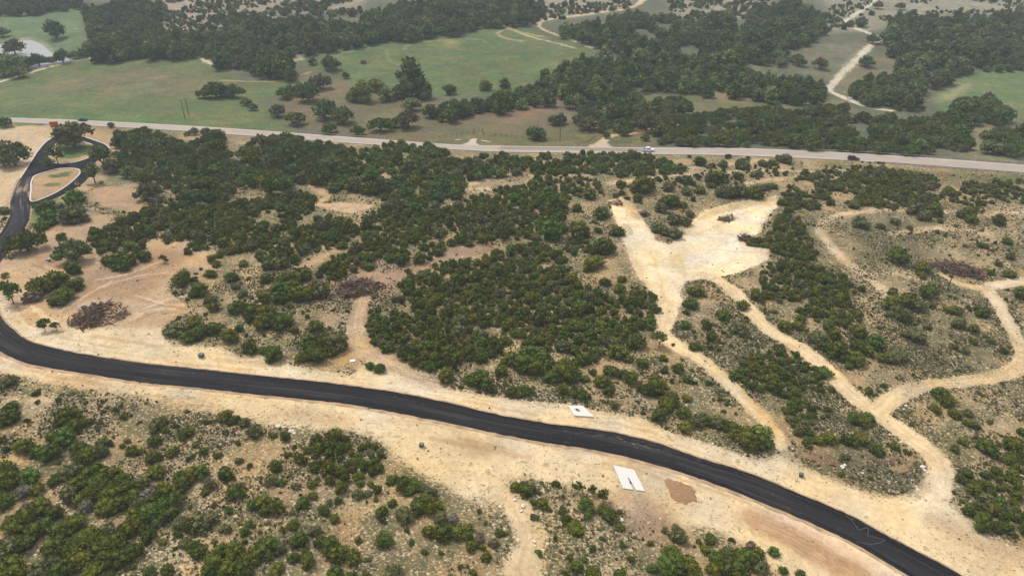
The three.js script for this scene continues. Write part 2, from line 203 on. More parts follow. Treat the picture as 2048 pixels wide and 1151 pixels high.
area([[1765, 790], [1720, 775], [1700, 762], [1690, 745], [1712, 752], [1740, 770]], [196, 160, 122], 2.5, 0.1, 0, 0.8);
// grassier patches of the right hillside
area([[1560, 430], [1660, 430], [1640, 520], [1730, 600], [1640, 560], [1560, 520]], [110, 100, 66], 8, 0.85, 0.15, 0.95); area([[1700, 440], [1900, 430], [1850, 540], [1700, 520]], [108, 98, 64], 10, 0.85, 0.15, 0.95); area([[1760, 680], [1980, 650], [1990, 720], [1850, 755], [1760, 740]], [116, 102, 68], 10, 0.85, 0.12, 0.9);
area([[1230, 372], [1400, 350], [1540, 345], [1540, 395], [1400, 415], [1300, 440], [1262, 400]], [146, 126, 92], 8, 0.85, 0.1, 0.7); area([[0, 800], [300, 800], [600, 870], [760, 1000], [1000, 1060], [1000, 1160], [0, 1160]], [164, 139, 102], 14, 0.9, 0.04, 0.5);
// worn contour trails and sandy patches in the scrub
for (const [pts, w, a] of [[[[2070, 424], [1950, 427], [1850, 420], [1760, 420], [1690, 428], [1652, 440], [1642, 460], [1662, 490], [1694, 522], [1740, 560], [1790, 600], [1800, 640]], 4, 0.75], [[[1780, 470], [1830, 462], [1900, 456], [1990, 470]], 4, 0.7], [[[1700, 580], [1760, 545], [1850, 560]], 2.5, 0.5], [[[1060, 352], [1150, 350], [1300, 342], [1450, 330], [1540, 318]], 3.4, 0.7], [[[1210, 368], [1300, 356], [1400, 348], [1560, 340], [1640, 345]], 2.4, 0.85], [[[1470, 372], [1540, 360], [1640, 352], [1740, 362], [1820, 368]], 3, 0.6], [[[930, 372], [960, 362], [1000, 352], [1040, 342]], 4, 1], [[[920, 376], [950, 380], [985, 376]], 6, 1], [[[985, 400], [1040, 385], [1085, 372]], 2, 0.8]]) track(pts, w, [216, 190, 152], 1.4, 0.18, 0, Math.min(1, a * 1.25));
area([[600, 366], [642, 370], [664, 385], [658, 400], [640, 406], [700, 405], [752, 410], [730, 420], [700, 428], [655, 418], [632, 410], [648, 392], [622, 378]], [206, 172, 128], 1.5, 0.08, 0, 1, 'bare_soil');
track([[722, 425], [728, 455], [712, 484], [660, 505], [615, 528], [590, 535]], [4, 3], [206, 172, 130], 1.2, 0.3, 0, 0.9);
area([[690, 520], [740, 508], [800, 520], [870, 512], [960, 486], [1002, 476], [990, 500], [930, 512], [870, 530], [800, 562], [795, 580], [755, 605], [735, 640], [715, 640], [690, 600], [640, 600], [620, 580], [660, 560]], [170, 138, 110], 2.5, 0.3, 0.1, 1, 'bare_soil');
track([[726, 592], [717, 625], [713, 655], [722, 690], [708, 716]], [4.2, 7], [202, 170, 128], 2.2, 0.08, 0, 0.9, 'dirt_track'); track([[718, 700], [770, 718], [820, 745], [880, 772]], [5, 4], [214, 184, 148], 2, 0.05, 0, 0.85, 'dirt_track'); track([[722, 600], [712, 640], [716, 690]], 0.6, [224, 196, 150], 0.4, 0, 0, 0.7); track([[730, 600], [721, 640], [728, 692]], 0.6, [224, 196, 150], 0.4, 0, 0, 0.6);
area([[470, 540], [510, 530], [535, 570], [500, 585]], [216, 184, 134], 2.5, 0.35, 0, 0.9); area([[1080, 700], [1130, 705], [1200, 745], [1180, 750], [1120, 730]], [206, 170, 132], 2, 0.3, 0, 0.7);
track([[1045, 1160], [1052, 1120], [1062, 1080], [1052, 1045], [1026, 1005], [1000, 985]], [7, 4.5], [226, 198, 152], 1, 0.02, 0, 1, 'dirt_track');
area([[0, 795], [70, 792], [130, 800], [60, 806], [0, 812]], [212, 180, 138], 1.5, 0.1, 0, 0.9); area([[0, 920], [40, 905], [50, 915], [0, 945]], [214, 182, 138], 1.5, 0.1, 0, 0.9); area([[170, 800], [215, 815], [235, 850], [200, 850]], [200, 172, 134], 3, 0.4, 0, 0.8);
area([[320, 870], [390, 890], [420, 915], [360, 915]], [210, 182, 138], 5, 0.5, 0, 0.7); area([[310, 1070], [370, 1060], [420, 1100], [440, 1151], [320, 1151], [290, 1110]], [212, 188, 146], 5, 0.6, 0, 0.7); area([[1120, 1010], [1200, 1050], [1230, 1100], [1150, 1110], [1090, 1060]], [216, 190, 148], 5, 0.5, 0, 0.8);
area([[1560, 905], [1640, 905], [1740, 905], [1830, 925], [1840, 965], [1790, 985], [1720, 970], [1680, 955], [1630, 935]], [118, 94, 70], 3, 0.6, 0.3, 0.95); area([[1740, 940], [1830, 935], [1840, 970], [1790, 985], [1740, 975]], [112, 106, 82], 3, 0.8, 0.4, 0.9);
area([[1780, 935], [1815, 925], [1825, 940], [1790, 945]], [186, 150, 104], 1.5, 0, 0, 0.9); area([[1600, 900], [1660, 925], [1655, 932], [1600, 910]], [170, 132, 98], 1.5, 0, 0, 0.8);
area([[620, 590], [700, 600], [700, 640], [640, 650], [590, 630]], [186, 158, 122], 4, 0.6, 0.1, 0.7);

// the tiles the ground's texture is cut into: x from, x to, distance from, distance to, metres per texel
const TILES = [[-170, 0, 50, 210, 0.1], [0, 170, 50, 210, 0.1], [-330, 0, 210, 460, 0.2], [0, 330, 210, 460, 0.2], [-700, 700, 460, 1160, 0.69]];
const SCRUB = base(171, 147, 107), FAR = base(96, 100, 72);
function groundTile([x0, x1, d0, d1, m]) {
  const W = Math.min(2048, Math.round((x1 - x0) / m)), H = Math.min(2048, Math.round((d1 - d0) / m)), SX = W / (x1 - x0), SY = H / (d1 - d0), w = W >> 1, h = H >> 1, sx = w / (x1 - x0), sy = h / (d1 - d0);
  const cv = [0, 1].map(() => { const c = document.createElement('canvas'); c.width = w; c.height = h; return c.getContext('2d'); });
  const css = (c) => `rgb(${c.map((v) => Math.round(v)).join(',')})`;
  const fillBase = (g, near, far) => { // scrub on this side of the highway, grass beyond it
    g.fillStyle = css(near); g.fillRect(0, 0, w, h); g.fillStyle = css(far); g.beginPath(); g.moveTo((hwyS[0][0] - x0) * sx - 9e4, -9e4);
    for (const [x, z] of hwyS) g.lineTo((x - x0) * sx, (d1 + z) * sy); g.lineTo((hwyS[300][0] - x0) * sx + 9e4, -9e4); g.closePath(); g.fill();
  };
  fillBase(cv[0], SCRUB, FAR); fillBase(cv[1], [0.85 * 255, 0.04 * 255, 0], [0.12 * 255, 0.8 * 255, 0]);
  for (const c of COVER) {
    const pad = c.soft * 3; if (c.box[1] + pad < x0 || c.box[0] - pad > x1 || -c.box[2] + pad < d0 || -c.box[3] - pad > d1) continue;
    cv.forEach((g, k) => {
      const b = c.soft * sx * 0.5; g.filter = b > 0.4 ? `blur(${b.toFixed(2)}px)` : 'none'; g.globalAlpha = c.a;
      g.fillStyle = css(k ? [c.tufts * 255, c.grass * 255, 0] : c.rgb); g.beginPath();
      c.poly.forEach(([x, z], i) => g[i ? 'lineTo' : 'moveTo']((x - x0) * sx, (d1 + z) * sy)); g.closePath(); g.fill();
    });
  }
  const A = cv[0].getImageData(0, 0, w, h).data, B = cv[1].getImageData(0, 0, w, h).data, out = new Uint8Array(W * H * 4), fine = m < 0.3, warp = m < 0.15 ? 0.42 : fine ? 0.6 : 1.2;
  for (let j = 0; j < H; j++) for (let i = 0; i < W; i++) {
    const x = x0 + (i + 0.5) / SX, d = d1 - (j + 0.5) / SY;
    const wx = ((vn(x * 0.45, d * 0.45) - 0.5) * 2 + (vn(x * 1.6 + 9, d * 1.6) - 0.5)) * warp, wd = ((vn(x * 0.45 + 77, d * 0.45 + 31) - 0.5) * 2 + (vn(x * 1.6, d * 1.6 + 50) - 0.5)) * warp;
    const si = Math.min(w - 1, Math.max(0, Math.round(i / 2 + wx * sx))), sj = Math.min(h - 1, Math.max(0, Math.round(j / 2 + wd * sy))), s = (sj * w + si) * 4;
    let r = A[s], g = A[s + 1], b = A[s + 2]; const tufts = B[s] / 255, grass = B[s + 1] / 255;
    const n1 = vn(x * 0.07 + 3, d * 0.07), n2 = vn(x * 0.31, d * 0.31 + 8), n3 = vn(x * 1.3 + 5, d * 1.3), n4 = vn(x * 4.1, d * 4.1), n5 = PERM[(i * 7 + j * 131 + (i * j & 63)) & 65535];
    const patch = (n1 - 0.5) * 0.14 + (n2 - 0.5) * 0.14 + (n3 - 0.5) * 0.14 + (n4 - 0.5) * 0.12 + (n5 - 0.5) * 0.07;
    let k = 1 + patch * (0.75 + 0.5 * Math.max(tufts, grass * 0.5)); r *= k; g *= k; b *= k;
    // dead leaves and iron stain redden, lichen greys
    const st = (vn(x * 0.13 + 40, d * 0.13 + 90) - 0.5) * 0.16; r *= 1 + st * 0.4; b *= 1 - st;
    if (grass > 0.02) { const gp = (vn(x * 0.12 + 20, d * 0.2) - 0.5) * 2 * grass; r *= 1 + gp * 0.16; g *= 1 + gp * 0.02; b *= 1 + gp * 0.1; const bl = (vn(x * 0.9, d * 2.2 + 6) - 0.5) * 0.34 * grass; r *= 1 + bl; g *= 1 + bl; b *= 1 + bl; }
    if (fine && tufts > 0.03) {
      const thick = tufts * (0.3 + 1.25 * sstep(0.25, 0.75, vn(x * 0.16 + 60, d * 0.16))), e5 = vn(x * 2.7 + 40, d * 3.1), e6 = vn(x * 6.1, d * 6.7 + 70);
      let q = 0.58 * e5 + 0.42 * e6, t0 = 0.76 - 0.29 * thick;
      let c = sstep(t0, t0 + 0.08, q) * 0.88; r = mix(r, 70 + 26 * n3, c); g = mix(g, 69 + 24 * n3, c); b = mix(b, 44 + 12 * n2, c);
      q = 0.6 * n3 + 0.4 * vn(x * 0.8 + 11, d * 0.8 + 4); c = sstep(0.66 - 0.22 * thick, 0.86 - 0.22 * thick, q) * 0.4; r = mix(r, 98, c); g = mix(g, 92, c); b = mix(b, 62, c);
      q = 0.5 * (1 - e5) + 0.5 * vn(x * 4.3 + 21, d * 4.3 + 9); t0 = 0.8 - 0.12 * tufts; c = sstep(t0, t0 + 0.07, q) * 0.7; r = mix(r, 212, c); g = mix(g, 194, c); b = mix(b, 164, c);
    } else if (!fine && tufts > 0.03) { const q = vn(x * 0.55 + 5, d * 0.55) * 0.6 + n4 * 0.4; const c = sstep(0.62, 0.4, q) * tufts * 0.9; r = mix(r, 78, c); g = mix(g, 80, c); b = mix(b, 62, c); }
    const o = ((H - 1 - j) * W + i) * 4; out[o] = Math.min(255, r); out[o + 1] = Math.min(255, g); out[o + 2] = Math.min(255, b); out[o + 3] = 255;
  }
  const t = new THREE.DataTexture(out, W, H); t.colorSpace = THREE.SRGBColorSpace; t.magFilter = THREE.LinearFilter; t.wrapS = t.wrapT = m > 0.3 ? THREE.MirroredRepeatWrapping : THREE.ClampToEdgeWrapping;
  t.repeat.set(1 / (x1 - x0), 1 / (d1 - d0)); t.offset.set(-x0 / (x1 - x0), -d0 / (d1 - d0)); t.needsUpdate = true;   // row 0 of the data is the near edge, v = 0
  return t;
}
const BUMP = (() => { const N = 1024, d = new Uint8Array(N * N * 4); for (let j = 0; j < N; j++) for (let i = 0; i < N; i++) { // 256 noise cells wrap round, so periods of 256 / k repeat exactly
  const f = (k) => vn(i / N * k, j / N * k), ff = (k) => PERM[(((j * k / N) | 0) & 255) << 8 | (((i * k / N) | 0) & 255)]; const v = 0.45 * vn(i / N * 256, j / N * 256) + 0.3 * PERM[(j & 255) << 8 | (i & 255)] + 0.25 * vn(i / N * 256 + 128, j / N * 256 + 77); d.fill(v * 255, (j * N + i) * 4, (j * N + i) * 4 + 3); d[(j * N + i) * 4 + 3] = 255; }
  const t = new THREE.DataTexture(d, N, N); t.wrapS = t.wrapT = THREE.RepeatWrapping; t.magFilter = THREE.LinearFilter; t.repeat.set(1 / 90, 1 / 90); t.needsUpdate = true; return t; })();
const T0 = Date.now();
const groundMats = TILES.map((t) => new THREE.MeshStandardMaterial({ map: groundTile(t), roughness: 0.97, bumpMap: BUMP, bumpScale: t[4] < 0.3 ? 0.09 : 0.2 }));
console.log('ground textures', Date.now() - T0);
// one sheet of cells to the horizon, each cell handed to the piece of ground it belongs to
{
  const lines = (list) => { const o = []; for (const [a, b, s] of list) { const n = Math.max(1, Math.round((b - a) / s)); for (let i = 0; i < n; i++) o.push(a + (b - a) * i / n); } o.push(list[list.length - 1][1]); return o; };
  const X = lines([[-6000, -1200, 240], [-1200, -700, 50], [-700, -330, 8], [-330, -170, 3], [-170, 0, 1.15], [0, 170, 1.15], [170, 330, 3], [330, 700, 8], [700, 1200, 50], [1200, 6000, 240]]);
  const D = lines([[-1500, 0, 150], [0, 50, 10], [50, 210, 1.15], [210, 300, 1.6], [300, 460, 2.2], [460, 900, 5], [900, 1160, 13], [1160, 2500, 60], [2500, 8000, 300]]);
  const tagged = COVER.filter((c) => c.tag), roadBand = roadOuter.concat([...roadInner].reverse());
  const tileOf = (x, d) => { for (let k = 0; k < 4; k++) { const t = TILES[k]; if (x >= t[0] && x < t[1] && d >= t[2] && d < t[3]) return k; } return 4; };
  const lists = new Map();
  for (let j = 0; j < D.length - 1; j++) for (let i = 0; i < X.length - 1; i++) {
    const x = (X[i] + X[i + 1]) / 2, d = (D[j] + D[j + 1]) / 2, z = -d; let k = 'ground';
    for (let q = tagged.length - 1; q >= 0; q--) { const c = tagged[q]; if (x > c.box[0] && x < c.box[1] && z > c.box[2] && z < c.box[3] && inside(c.poly, x, z)) { k = c.tag + (c.tag === 'dirt_track' || c.tag === 'bare_soil' || c.tag === 'dirt_road' ? ':' + q : ''); break; } }
    if (!lists.has(k)) lists.set(k, [[], [], [], [], []]); lists.get(k)[tileOf(x, d)].push([i, j]);
  }
  const LABEL = { ground: ['speckled limestone scrub soil with grass tufts spread over the whole hillside', 'ground'], lawn: ['hazy green pasture beside the pond at the upper left', 'field'], left_field: ['large brownish green hay field above the highway on the left', 'field'], green_field: ['bright green field with curved mower loops at the upper middle', 'field'], right_field: ['green pasture at the far right edge behind the trees', 'field'], road_verge: ['pale graded caliche verge on both sides of the black road', 'road verge'], limestone_pad: ['bright white limestone building pad scraped clear in a Y shape', 'cleared pad'], gravel_road: ['pale gravel ranch road winding up the hill at the upper right', 'road'] };
  const NAME = { lawn: 'pasture', left_field: 'hay_field', green_field: 'grass_field', right_field: 'pasture' };
  for (const [k, tiles] of lists) {
    const id = new Map(), pos = [], uv = [], idx = []; const g = new THREE.BufferGeometry();
    const v = (i, j) => { const key = j * 4096 + i; let n = id.get(key); if (n === undefined) { n = pos.length / 3; id.set(key, n); pos.push(X[i], height(X[i], -D[j]), -D[j]); uv.push(X[i], D[j]); } return n; };
    tiles.forEach((cells, t) => { const start = idx.length; for (const [i, j] of cells) { const a = v(i, j), b = v(i + 1, j), c = v(i + 1, j + 1), e = v(i, j + 1); idx.push(a, b, c, a, c, e); } if (idx.length > start) g.addGroup(start, idx.length - start, t); });
    g.setAttribute('position', new THREE.Float32BufferAttribute(pos, 3)); g.setAttribute('uv', new THREE.Float32BufferAttribute(uv, 2)); g.setIndex(idx);
    const nrm = new Float32Array(pos.length); for (let n = 0; n < pos.length; n += 3) { const e = 1.5, x = pos[n], z = pos[n + 2], nx = (height(x - e, z) - height(x + e, z)) / (2 * e), nz = (height(x, z - e) - height(x, z + e)) / (2 * e), l = Math.hypot(nx, 1, nz); nrm[n] = nx / l; nrm[n + 1] = 1 / l; nrm[n + 2] = nz / l; }
    g.setAttribute('normal', new THREE.BufferAttribute(nrm, 3));
    const tag = k.split(':')[0], q = +k.split(':')[1];
    let [label, category] = LABEL[tag] ?? [null, null];
    if (!label) { const b = tagged[q].box, c = seen(new THREE.Vector3((b[0] + b[1]) / 2, height((b[0] + b[1]) / 2, (b[2] + b[3]) / 2), (b[2] + b[3]) / 2)); const col = ['far left', 'left', 'middle', 'right', 'far right'][Math.max(0, Math.min(4, Math.floor(c[0] / 410)))], row = ['top', 'upper part', 'centre height', 'lower part', 'bottom'][Math.max(0, Math.min(4, Math.floor(c[1] / 231)))]; label = `${tag === 'bare_soil' ? 'patch of bare tan soil' : 'pale worn dirt track'} at the ${row}, ${col} of the view`; category = tag === 'bare_soil' ? 'soil' : 'track'; }
    structure(new THREE.Mesh(g, groundMats), NAME[tag] ?? tag, label, category);
  }
  console.log('ground cells', Date.now() - T0);
}
// ------------------------------------------------------------------ roads
function ribbon(L, R, lift, thick, across = 4, crown = 0) { // a slab between two edge lines, with sides
  const n = L.length, pos = [], uv = [], idx = []; let s = 0;
  for (let i = 0; i < n; i++) {
    if (i) s += Math.hypot((L[i][0] + R[i][0] - L[i - 1][0] - R[i - 1][0]) / 2, (L[i][1] + R[i][1] - L[i - 1][1] - R[i - 1][1]) / 2);
    for (let k = -1; k <= across + 1; k++) { const t = Math.min(1, Math.max(0, k / across)), x = mix(L[i][0], R[i][0], t), z = mix(L[i][1], R[i][1], t); pos.push(x, height(x, z) + lift + crown * (1 - (2 * t - 1) ** 2) - (k < 0 || k > across ? thick : 0), z); uv.push(t, s); }
  }
  const w = across + 3; for (let i = 0; i < n - 1; i++) for (let k = 0; k < w - 1; k++) { const a = i * w + k, b = a + 1, c = a + w, d = c + 1; idx.push(a, c, b, b, c, d); }
  const g = new THREE.BufferGeometry(); g.setAttribute('position', new THREE.Float32BufferAttribute(pos, 3)); g.setAttribute('uv', new THREE.Float32BufferAttribute(uv, 2)); g.setIndex(idx); g.computeVertexNormals(); g.userData.length = s; return g;
}
function sheet(px, lift, holes = []) { // a flat piece traced on the ground, cut fine enough to follow it
  const sh = new THREE.Shape(smooth(outline(px), px.length * 6, true).map(([x, z]) => new THREE.Vector2(x, -z)));
  for (const h of holes) sh.holes.push(new THREE.Path(smooth(outline(h), h.length * 6, true).map(([x, z]) => new THREE.Vector2(x, -z))));
  let g = new THREE.ShapeGeometry(sh).toNonIndexed(); g = new TessellateModifier(4, 6).modify(g);
  const p = g.attributes.position, uv = new Float32Array(p.count * 2); for (let i = 0; i < p.count; i++) { const x = p.getX(i), z = -p.getY(i); uv[i * 2] = x; uv[i * 2 + 1] = -z; p.setXYZ(i, x, height(x, z) + lift, z); }
  g.setAttribute('uv', new THREE.BufferAttribute(uv, 2)); g.computeVertexNormals(); return g;
}
function stripTexture(W, H, f) { const d = new Uint8Array(W * H * 4); for (let j = 0; j < H; j++) for (let i = 0; i < W; i++) { const c = f(i / W, j / H, i, j); d.set([Math.max(0, Math.min(255, c[0])), Math.max(0, Math.min(255, c[1])), Math.max(0, Math.min(255, c[2])), 255], (j * W + i) * 4); } const t = new THREE.DataTexture(d, W, H); t.colorSpace = THREE.SRGBColorSpace; t.magFilter = THREE.LinearFilter; t.wrapT = THREE.RepeatWrapping; t.wrapS = THREE.ClampToEdgeWrapping; t.needsUpdate = true; return t; }
function widen(L, R, l, r) { const a = [], b = []; for (let i = 0; i < L.length; i++) { const dx = R[i][0] - L[i][0], dz = R[i][1] - L[i][1], n = Math.hypot(dx, dz); a.push([L[i][0] - dx / n * l, L[i][1] - dz / n * l]); b.push([R[i][0] + dx / n * r, R[i][1] + dz / n * r]); } return [a, b]; }
{
  const [bl, br] = widen(roadOuter, roadInner, 0.95, 0.5), rr = mulberry(5);
  for (let i = 0; i < bl.length; i++) { const k = 0.25 * (vn(i * 0.6, 3) - 0.5) * 2, dx = br[i][0] - bl[i][0], dz = br[i][1] - bl[i][1], n = Math.hypot(dx, dz); bl[i][0] -= dx / n * k; bl[i][1] -= dz / n * k; }
  const baseTex = stripTexture(64, 2048, (u, v, i, j) => { const n = 0.8 + 0.3 * vn(u * 5, v * 300) + 0.12 * (PERM[(i * 37 + j * 101) & 65535] - 0.5), c = base(198, 168, 134); return c.map((q) => q * n); });
  const roadBase = new THREE.Mesh(ribbon(bl, br, 0.03, 0.2, 5), mat(0xffffff, 0.95)); baseTex.repeat.set(1, 1 / roadBase.geometry.userData.length); roadBase.material.map = baseTex;
  structure(roadBase, 'road_base', 'reddish brown gravel base showing along both edges of the black road', 'road base');
  const len = ribbon(roadOuter, roadInner, 0, 0).userData.length;
  const tex = stripTexture(256, 2048, (u, v, i, j) => {
    const s = v * len, f = v; let a = 12 + 15 * vn(u * 26, s * 0.05) + 8 * vn(u * 60, s * 0.3) + 7 * (PERM[(i * 37 + j * 101 + (i * j & 31)) & 65535] - 0.5) + 8 * vn(u * 4, s * 0.05);
    a -= 10 * sstep(0.86, 0.97, u) + 8 * sstep(0.1, 0.02, u);                                     // fresh, darker courses along the edges
    const seam = Math.max(0, 1 - Math.abs(u - 0.7 - 0.006 * Math.sin(s * 0.05)) / 0.012) * sstep(0.4, 0.5, f); a += 34 * seam * (0.4 + 0.6 * vn(s * 0.2, 4)) + 9 * sstep(0.35, 0.65, vn(u * 3 + 2, s * 0.03)) * sstep(0.1, 0.25, u) * (1 - sstep(0.6, 0.75, u));
    a += 12 * Math.max(0, 1 - Math.abs(u - 0.62) / 0.01) * sstep(0.35, 0.4, f) * (1 - sstep(0.6, 0.66, f)) + 10 * Math.max(0, 1 - Math.abs(u - 0.1) / 0.012) * sstep(0.5, 0.55, f) * (1 - sstep(0.74, 0.8, f));
    let dust = 0.5 * sstep(0.5, 0.8, vn(u * 8 + 3, s * 0.12)) * (1 - sstep(0.06, 0.17, f)) + 0.6 * Math.exp(-(((f - 0.045) / 0.02) ** 2)) * vn(u * 9, s * 0.6);
    dust += 0.55 * sstep(0.55, 0.85, vn(s * 1.1, u * 26)) * Math.exp(-(((f - 0.79) / 0.03) ** 2)) * Math.exp(-(((u - 0.72) / 0.13) ** 2));
    dust += 0.14 * sstep(0.6, 0.8, vn(s * 0.07, u * 14 + 7)) + 0.2 * sstep(0.62, 0.85, vn(s * 0.5, u * 5 + 17)) * (sstep(0.14, 0.0, u) + sstep(0.88, 1, u)) + 0.4 * sstep(0.9, 0.96, vn(s * 1.7, u * 40));
    dust = Math.min(0.8, dust); return [mix(a, 150, dust), mix(a, 132, dust), mix(a * 1.08, 112, dust)];
  });
  tex.repeat.set(1, 1 / len);
  const m = new THREE.MeshPhysicalMaterial({ roughness: 0.85, specularIntensity: 0.22, map: tex });
  const road = structure(new THREE.Mesh(ribbon(roadOuter, roadInner, 0.07, 0.12, 6, 0.04), m), 'asphalt_road', 'fresh black asphalt road curving across the whole picture', 'road');
  // survey paint on the road at the lower right
  const paint = mat(base3(120, 114, 112), 0.9);
  function base3(r, g, b) { const c = base(r, g, b); return new THREE.Color(c[0] / 255, c[1] / 255, c[2] / 255).convertSRGBToLinear(); }
  for (const pts of [[[1692, 1030], [1706, 1044], [1716, 1057], [1719, 1060]], [[1719, 1060], [1728, 1057], [1736, 1055]], [[1736, 1055], [1737, 1062], [1735, 1071]], [[1735, 1071], [1752, 1075], [1771, 1080]], [[1771, 1080], [1758, 1086], [1735, 1088], [1712, 1083]]]) {
    const l = smooth(outline(pts), 14), A = [], B = []; for (let i = 0; i < l.length; i++) { const p = l[Math.max(0, i - 1)], q = l[Math.min(l.length - 1, i + 1)], d = Math.hypot(q[0] - p[0], q[1] - p[1]), w = 0.035; A.push([l[i][0] - (q[1] - p[1]) / d * w, l[i][1] + (q[0] - p[0]) / d * w]); B.push([l[i][0] + (q[1] - p[1]) / d * w, l[i][1] - (q[0] - p[0]) / d * w]); }
    part(road, 'paint_line', ribbon(B, A, 0.122, 0.005, 1), paint);
  }
  const hLen = ribbon(hwyN, hwyS, 0, 0).userData.length;
  const hTex = stripTexture(128, 2048, (u, v, i, j) => {
    const px = v, n = 6 * (vn(u * 30, v * 900) - 0.5) + 10 * (vn(u * 6, v * 160) - 0.5) + 5 * (PERM[(i * 37 + j * 101) & 65535] - 0.5); let c = base(188, 176, 164);
    const lane = -10 * Math.exp(-(((u - 0.3) / 0.05) ** 2)) - 9 * Math.exp(-(((u - 0.44) / 0.04) ** 2)) - 9 * Math.exp(-(((u - 0.6) / 0.04) ** 2)) - 9 * Math.exp(-(((u - 0.75) / 0.05) ** 2));
    let k = 0; if (v > 0.535 && v < 0.645) k = -26 * sstep(0.1, 0.16, u) * (1 - sstep(0.62, 0.68, u));
    const edge = Math.abs(u - 0.12) < 0.012 || Math.abs(u - 0.88) < 0.012 ? 30 : 0, yl = Math.abs(u - 0.5) < 0.014;
    return yl ? [c[0] + 8 + n, c[1] - 6 + n, c[2] - 40 + n] : [c[0] + n + lane + k + edge, c[1] + n + lane + k + edge, c[2] + n + lane + k + edge];
  }); hTex.repeat.set(1, 1 / hLen);
  structure(new THREE.Mesh(ribbon(hwyN, hwyS, 0.25, 0.4, 6, 0.08), mat(0xffffff, 0.85, { map: hTex })), 'highway', 'pale grey two lane highway running across the upper part', 'road');
  structure(new THREE.Mesh(sheet([[922, 291], [936, 285], [943, 278], [953, 277.5], [952, 285], [957, 292]], 0.16), mat(base3(206, 188, 176), 0.9)), 'driveway_apron', 'pale concrete driveway apron joining the highway beside two white culvert walls', 'driveway');
  // loop drive with two islands
  const I1 = [[98, 309], [106, 295], [116, 286], [136, 281.5], [165, 283.5], [185, 290], [192.5, 297], [187, 308], [170, 318], [150, 324], [116, 327], [101, 322]], I2 = [[65, 403], [61.5, 380], [62.5, 362], [70, 351], [86, 345.5], [110, 338.5], [140, 336.5], [157, 339], [159.5, 345], [150, 357], [120, 380], [90, 395]];
  const OUT = [[39, 357], [60, 325], [75, 302], [90, 285], [108, 272.5], [135, 266.5], [165, 273], [190, 281], [212, 290], [218, 299], [211, 310], [198, 318], [187, 329], [179, 345], [172, 360], [150, 376], [120, 392], [95, 402], [72, 411], [48, 409], [30, 388]];
  const loopTex = stripTexture(512, 512, (u, v, i, j) => { const n = 15 + 12 * vn(u * 30, v * 30) + 10 * (PERM[(i * 37 + j * 101) & 65535] - 0.5) + 14 * sstep(0.55, 0.8, vn(u * 11, v * 11)); return [n, n, n * 1.06]; }); loopTex.wrapS = THREE.RepeatWrapping; loopTex.repeat.set(1 / 40, 1 / 40);
  structure(new THREE.Mesh(sheet(OUT, 0.055, [I1, I2]), new THREE.MeshPhysicalMaterial({ roughness: 0.85, specularIntensity: 0.22, map: loopTex })), 'loop_drive', 'black asphalt loop drive round two kerbed islands at the left', 'road');
  const curbMat = mat(base3(236, 226, 214), 0.85);
  const curb = (pts, closed, label) => { const l = smooth(outline(pts), pts.length * 7, closed), A = [], B = []; for (let i = 0; i < l.length; i++) { const m_ = l.length - 1, p = l[closed ? (i - 1 + m_) % m_ : Math.max(0, i - 1)], q = l[closed ? (i + 1) % m_ : Math.min(m_, i + 1)], d = Math.hypot(q[0] - p[0], q[1] - p[1]) || 1, w = 0.24; A.push([l[i][0] - (q[1] - p[1]) / d * w, l[i][1] + (q[0] - p[0]) / d * w]); B.push([l[i][0] + (q[1] - p[1]) / d * w, l[i][1] - (q[0] - p[0]) / d * w]); } add(new THREE.Mesh(ribbon(B, A, 0.2, 0.3, 1), curbMat), 'kerb', { label, category: 'kerb', kind: 'structure' }); };
  curb(I1, true, 'white concrete kerb round the upper, heart shaped island'); curb(I2, true, 'white concrete kerb round the lower, leaf shaped island');
  curb(OUT.slice(0, 5), false, 'white concrete kerb along the left outer edge of the loop drive'); curb(OUT.slice(5, 12), false, 'white concrete kerb round the top right end of the loop drive');
}
// ------------------------------------------------------------------ water
const paleWater = new THREE.MeshPhysicalMaterial({ color: lin(0.34, 0.345, 0.35), roughness: 0.06, ior: 1.33 });  // base colour lightened to carry part of the sky's reflection
structure(new THREE.Mesh(sheet([[-25, 96], [3, 88], [28, 83.5], [50, 80.5], [64, 81], [78, 86.5], [92, 96.5], [101, 104.5], [114, 110.5], [145, 118.5], [178, 117.5], [140, 122.5], [89, 135], [62, 140], [30, 143], [-20, 140]], 0.05), paleWater), 'pond', 'pale grey farm pond ringed by trees at the top left', 'pond');
structure(new THREE.Mesh(sheet([[1693, 196], [1700, 192.5], [1710, 193], [1714, 196], [1706, 200], [1697, 200]], 0.05), paleWater), 'creek_pool', 'small bright creek pool beside the gravel road crossing', 'pool');
structure(new THREE.Mesh(sheet([[1246, 447], [1256, 449], [1265, 460], [1266, 469], [1259, 471], [1253, 464]], 0.03), new THREE.MeshPhysicalMaterial({ color: lin(0.4, 0.34, 0.19), roughness: 0.1 })), 'puddle', 'murky yellowish puddle at the left edge of the limestone pad', 'puddle');
// ------------------------------------------------------------------ trees and shrubs
const leafMat = (r, g, b) => new THREE.MeshPhysicalMaterial({ color: lin(r, g, b), roughness: 0.9, specularIntensity: 0.25, vertexColors: true });
const ICO = new THREE.IcosahedronGeometry(1, 0);
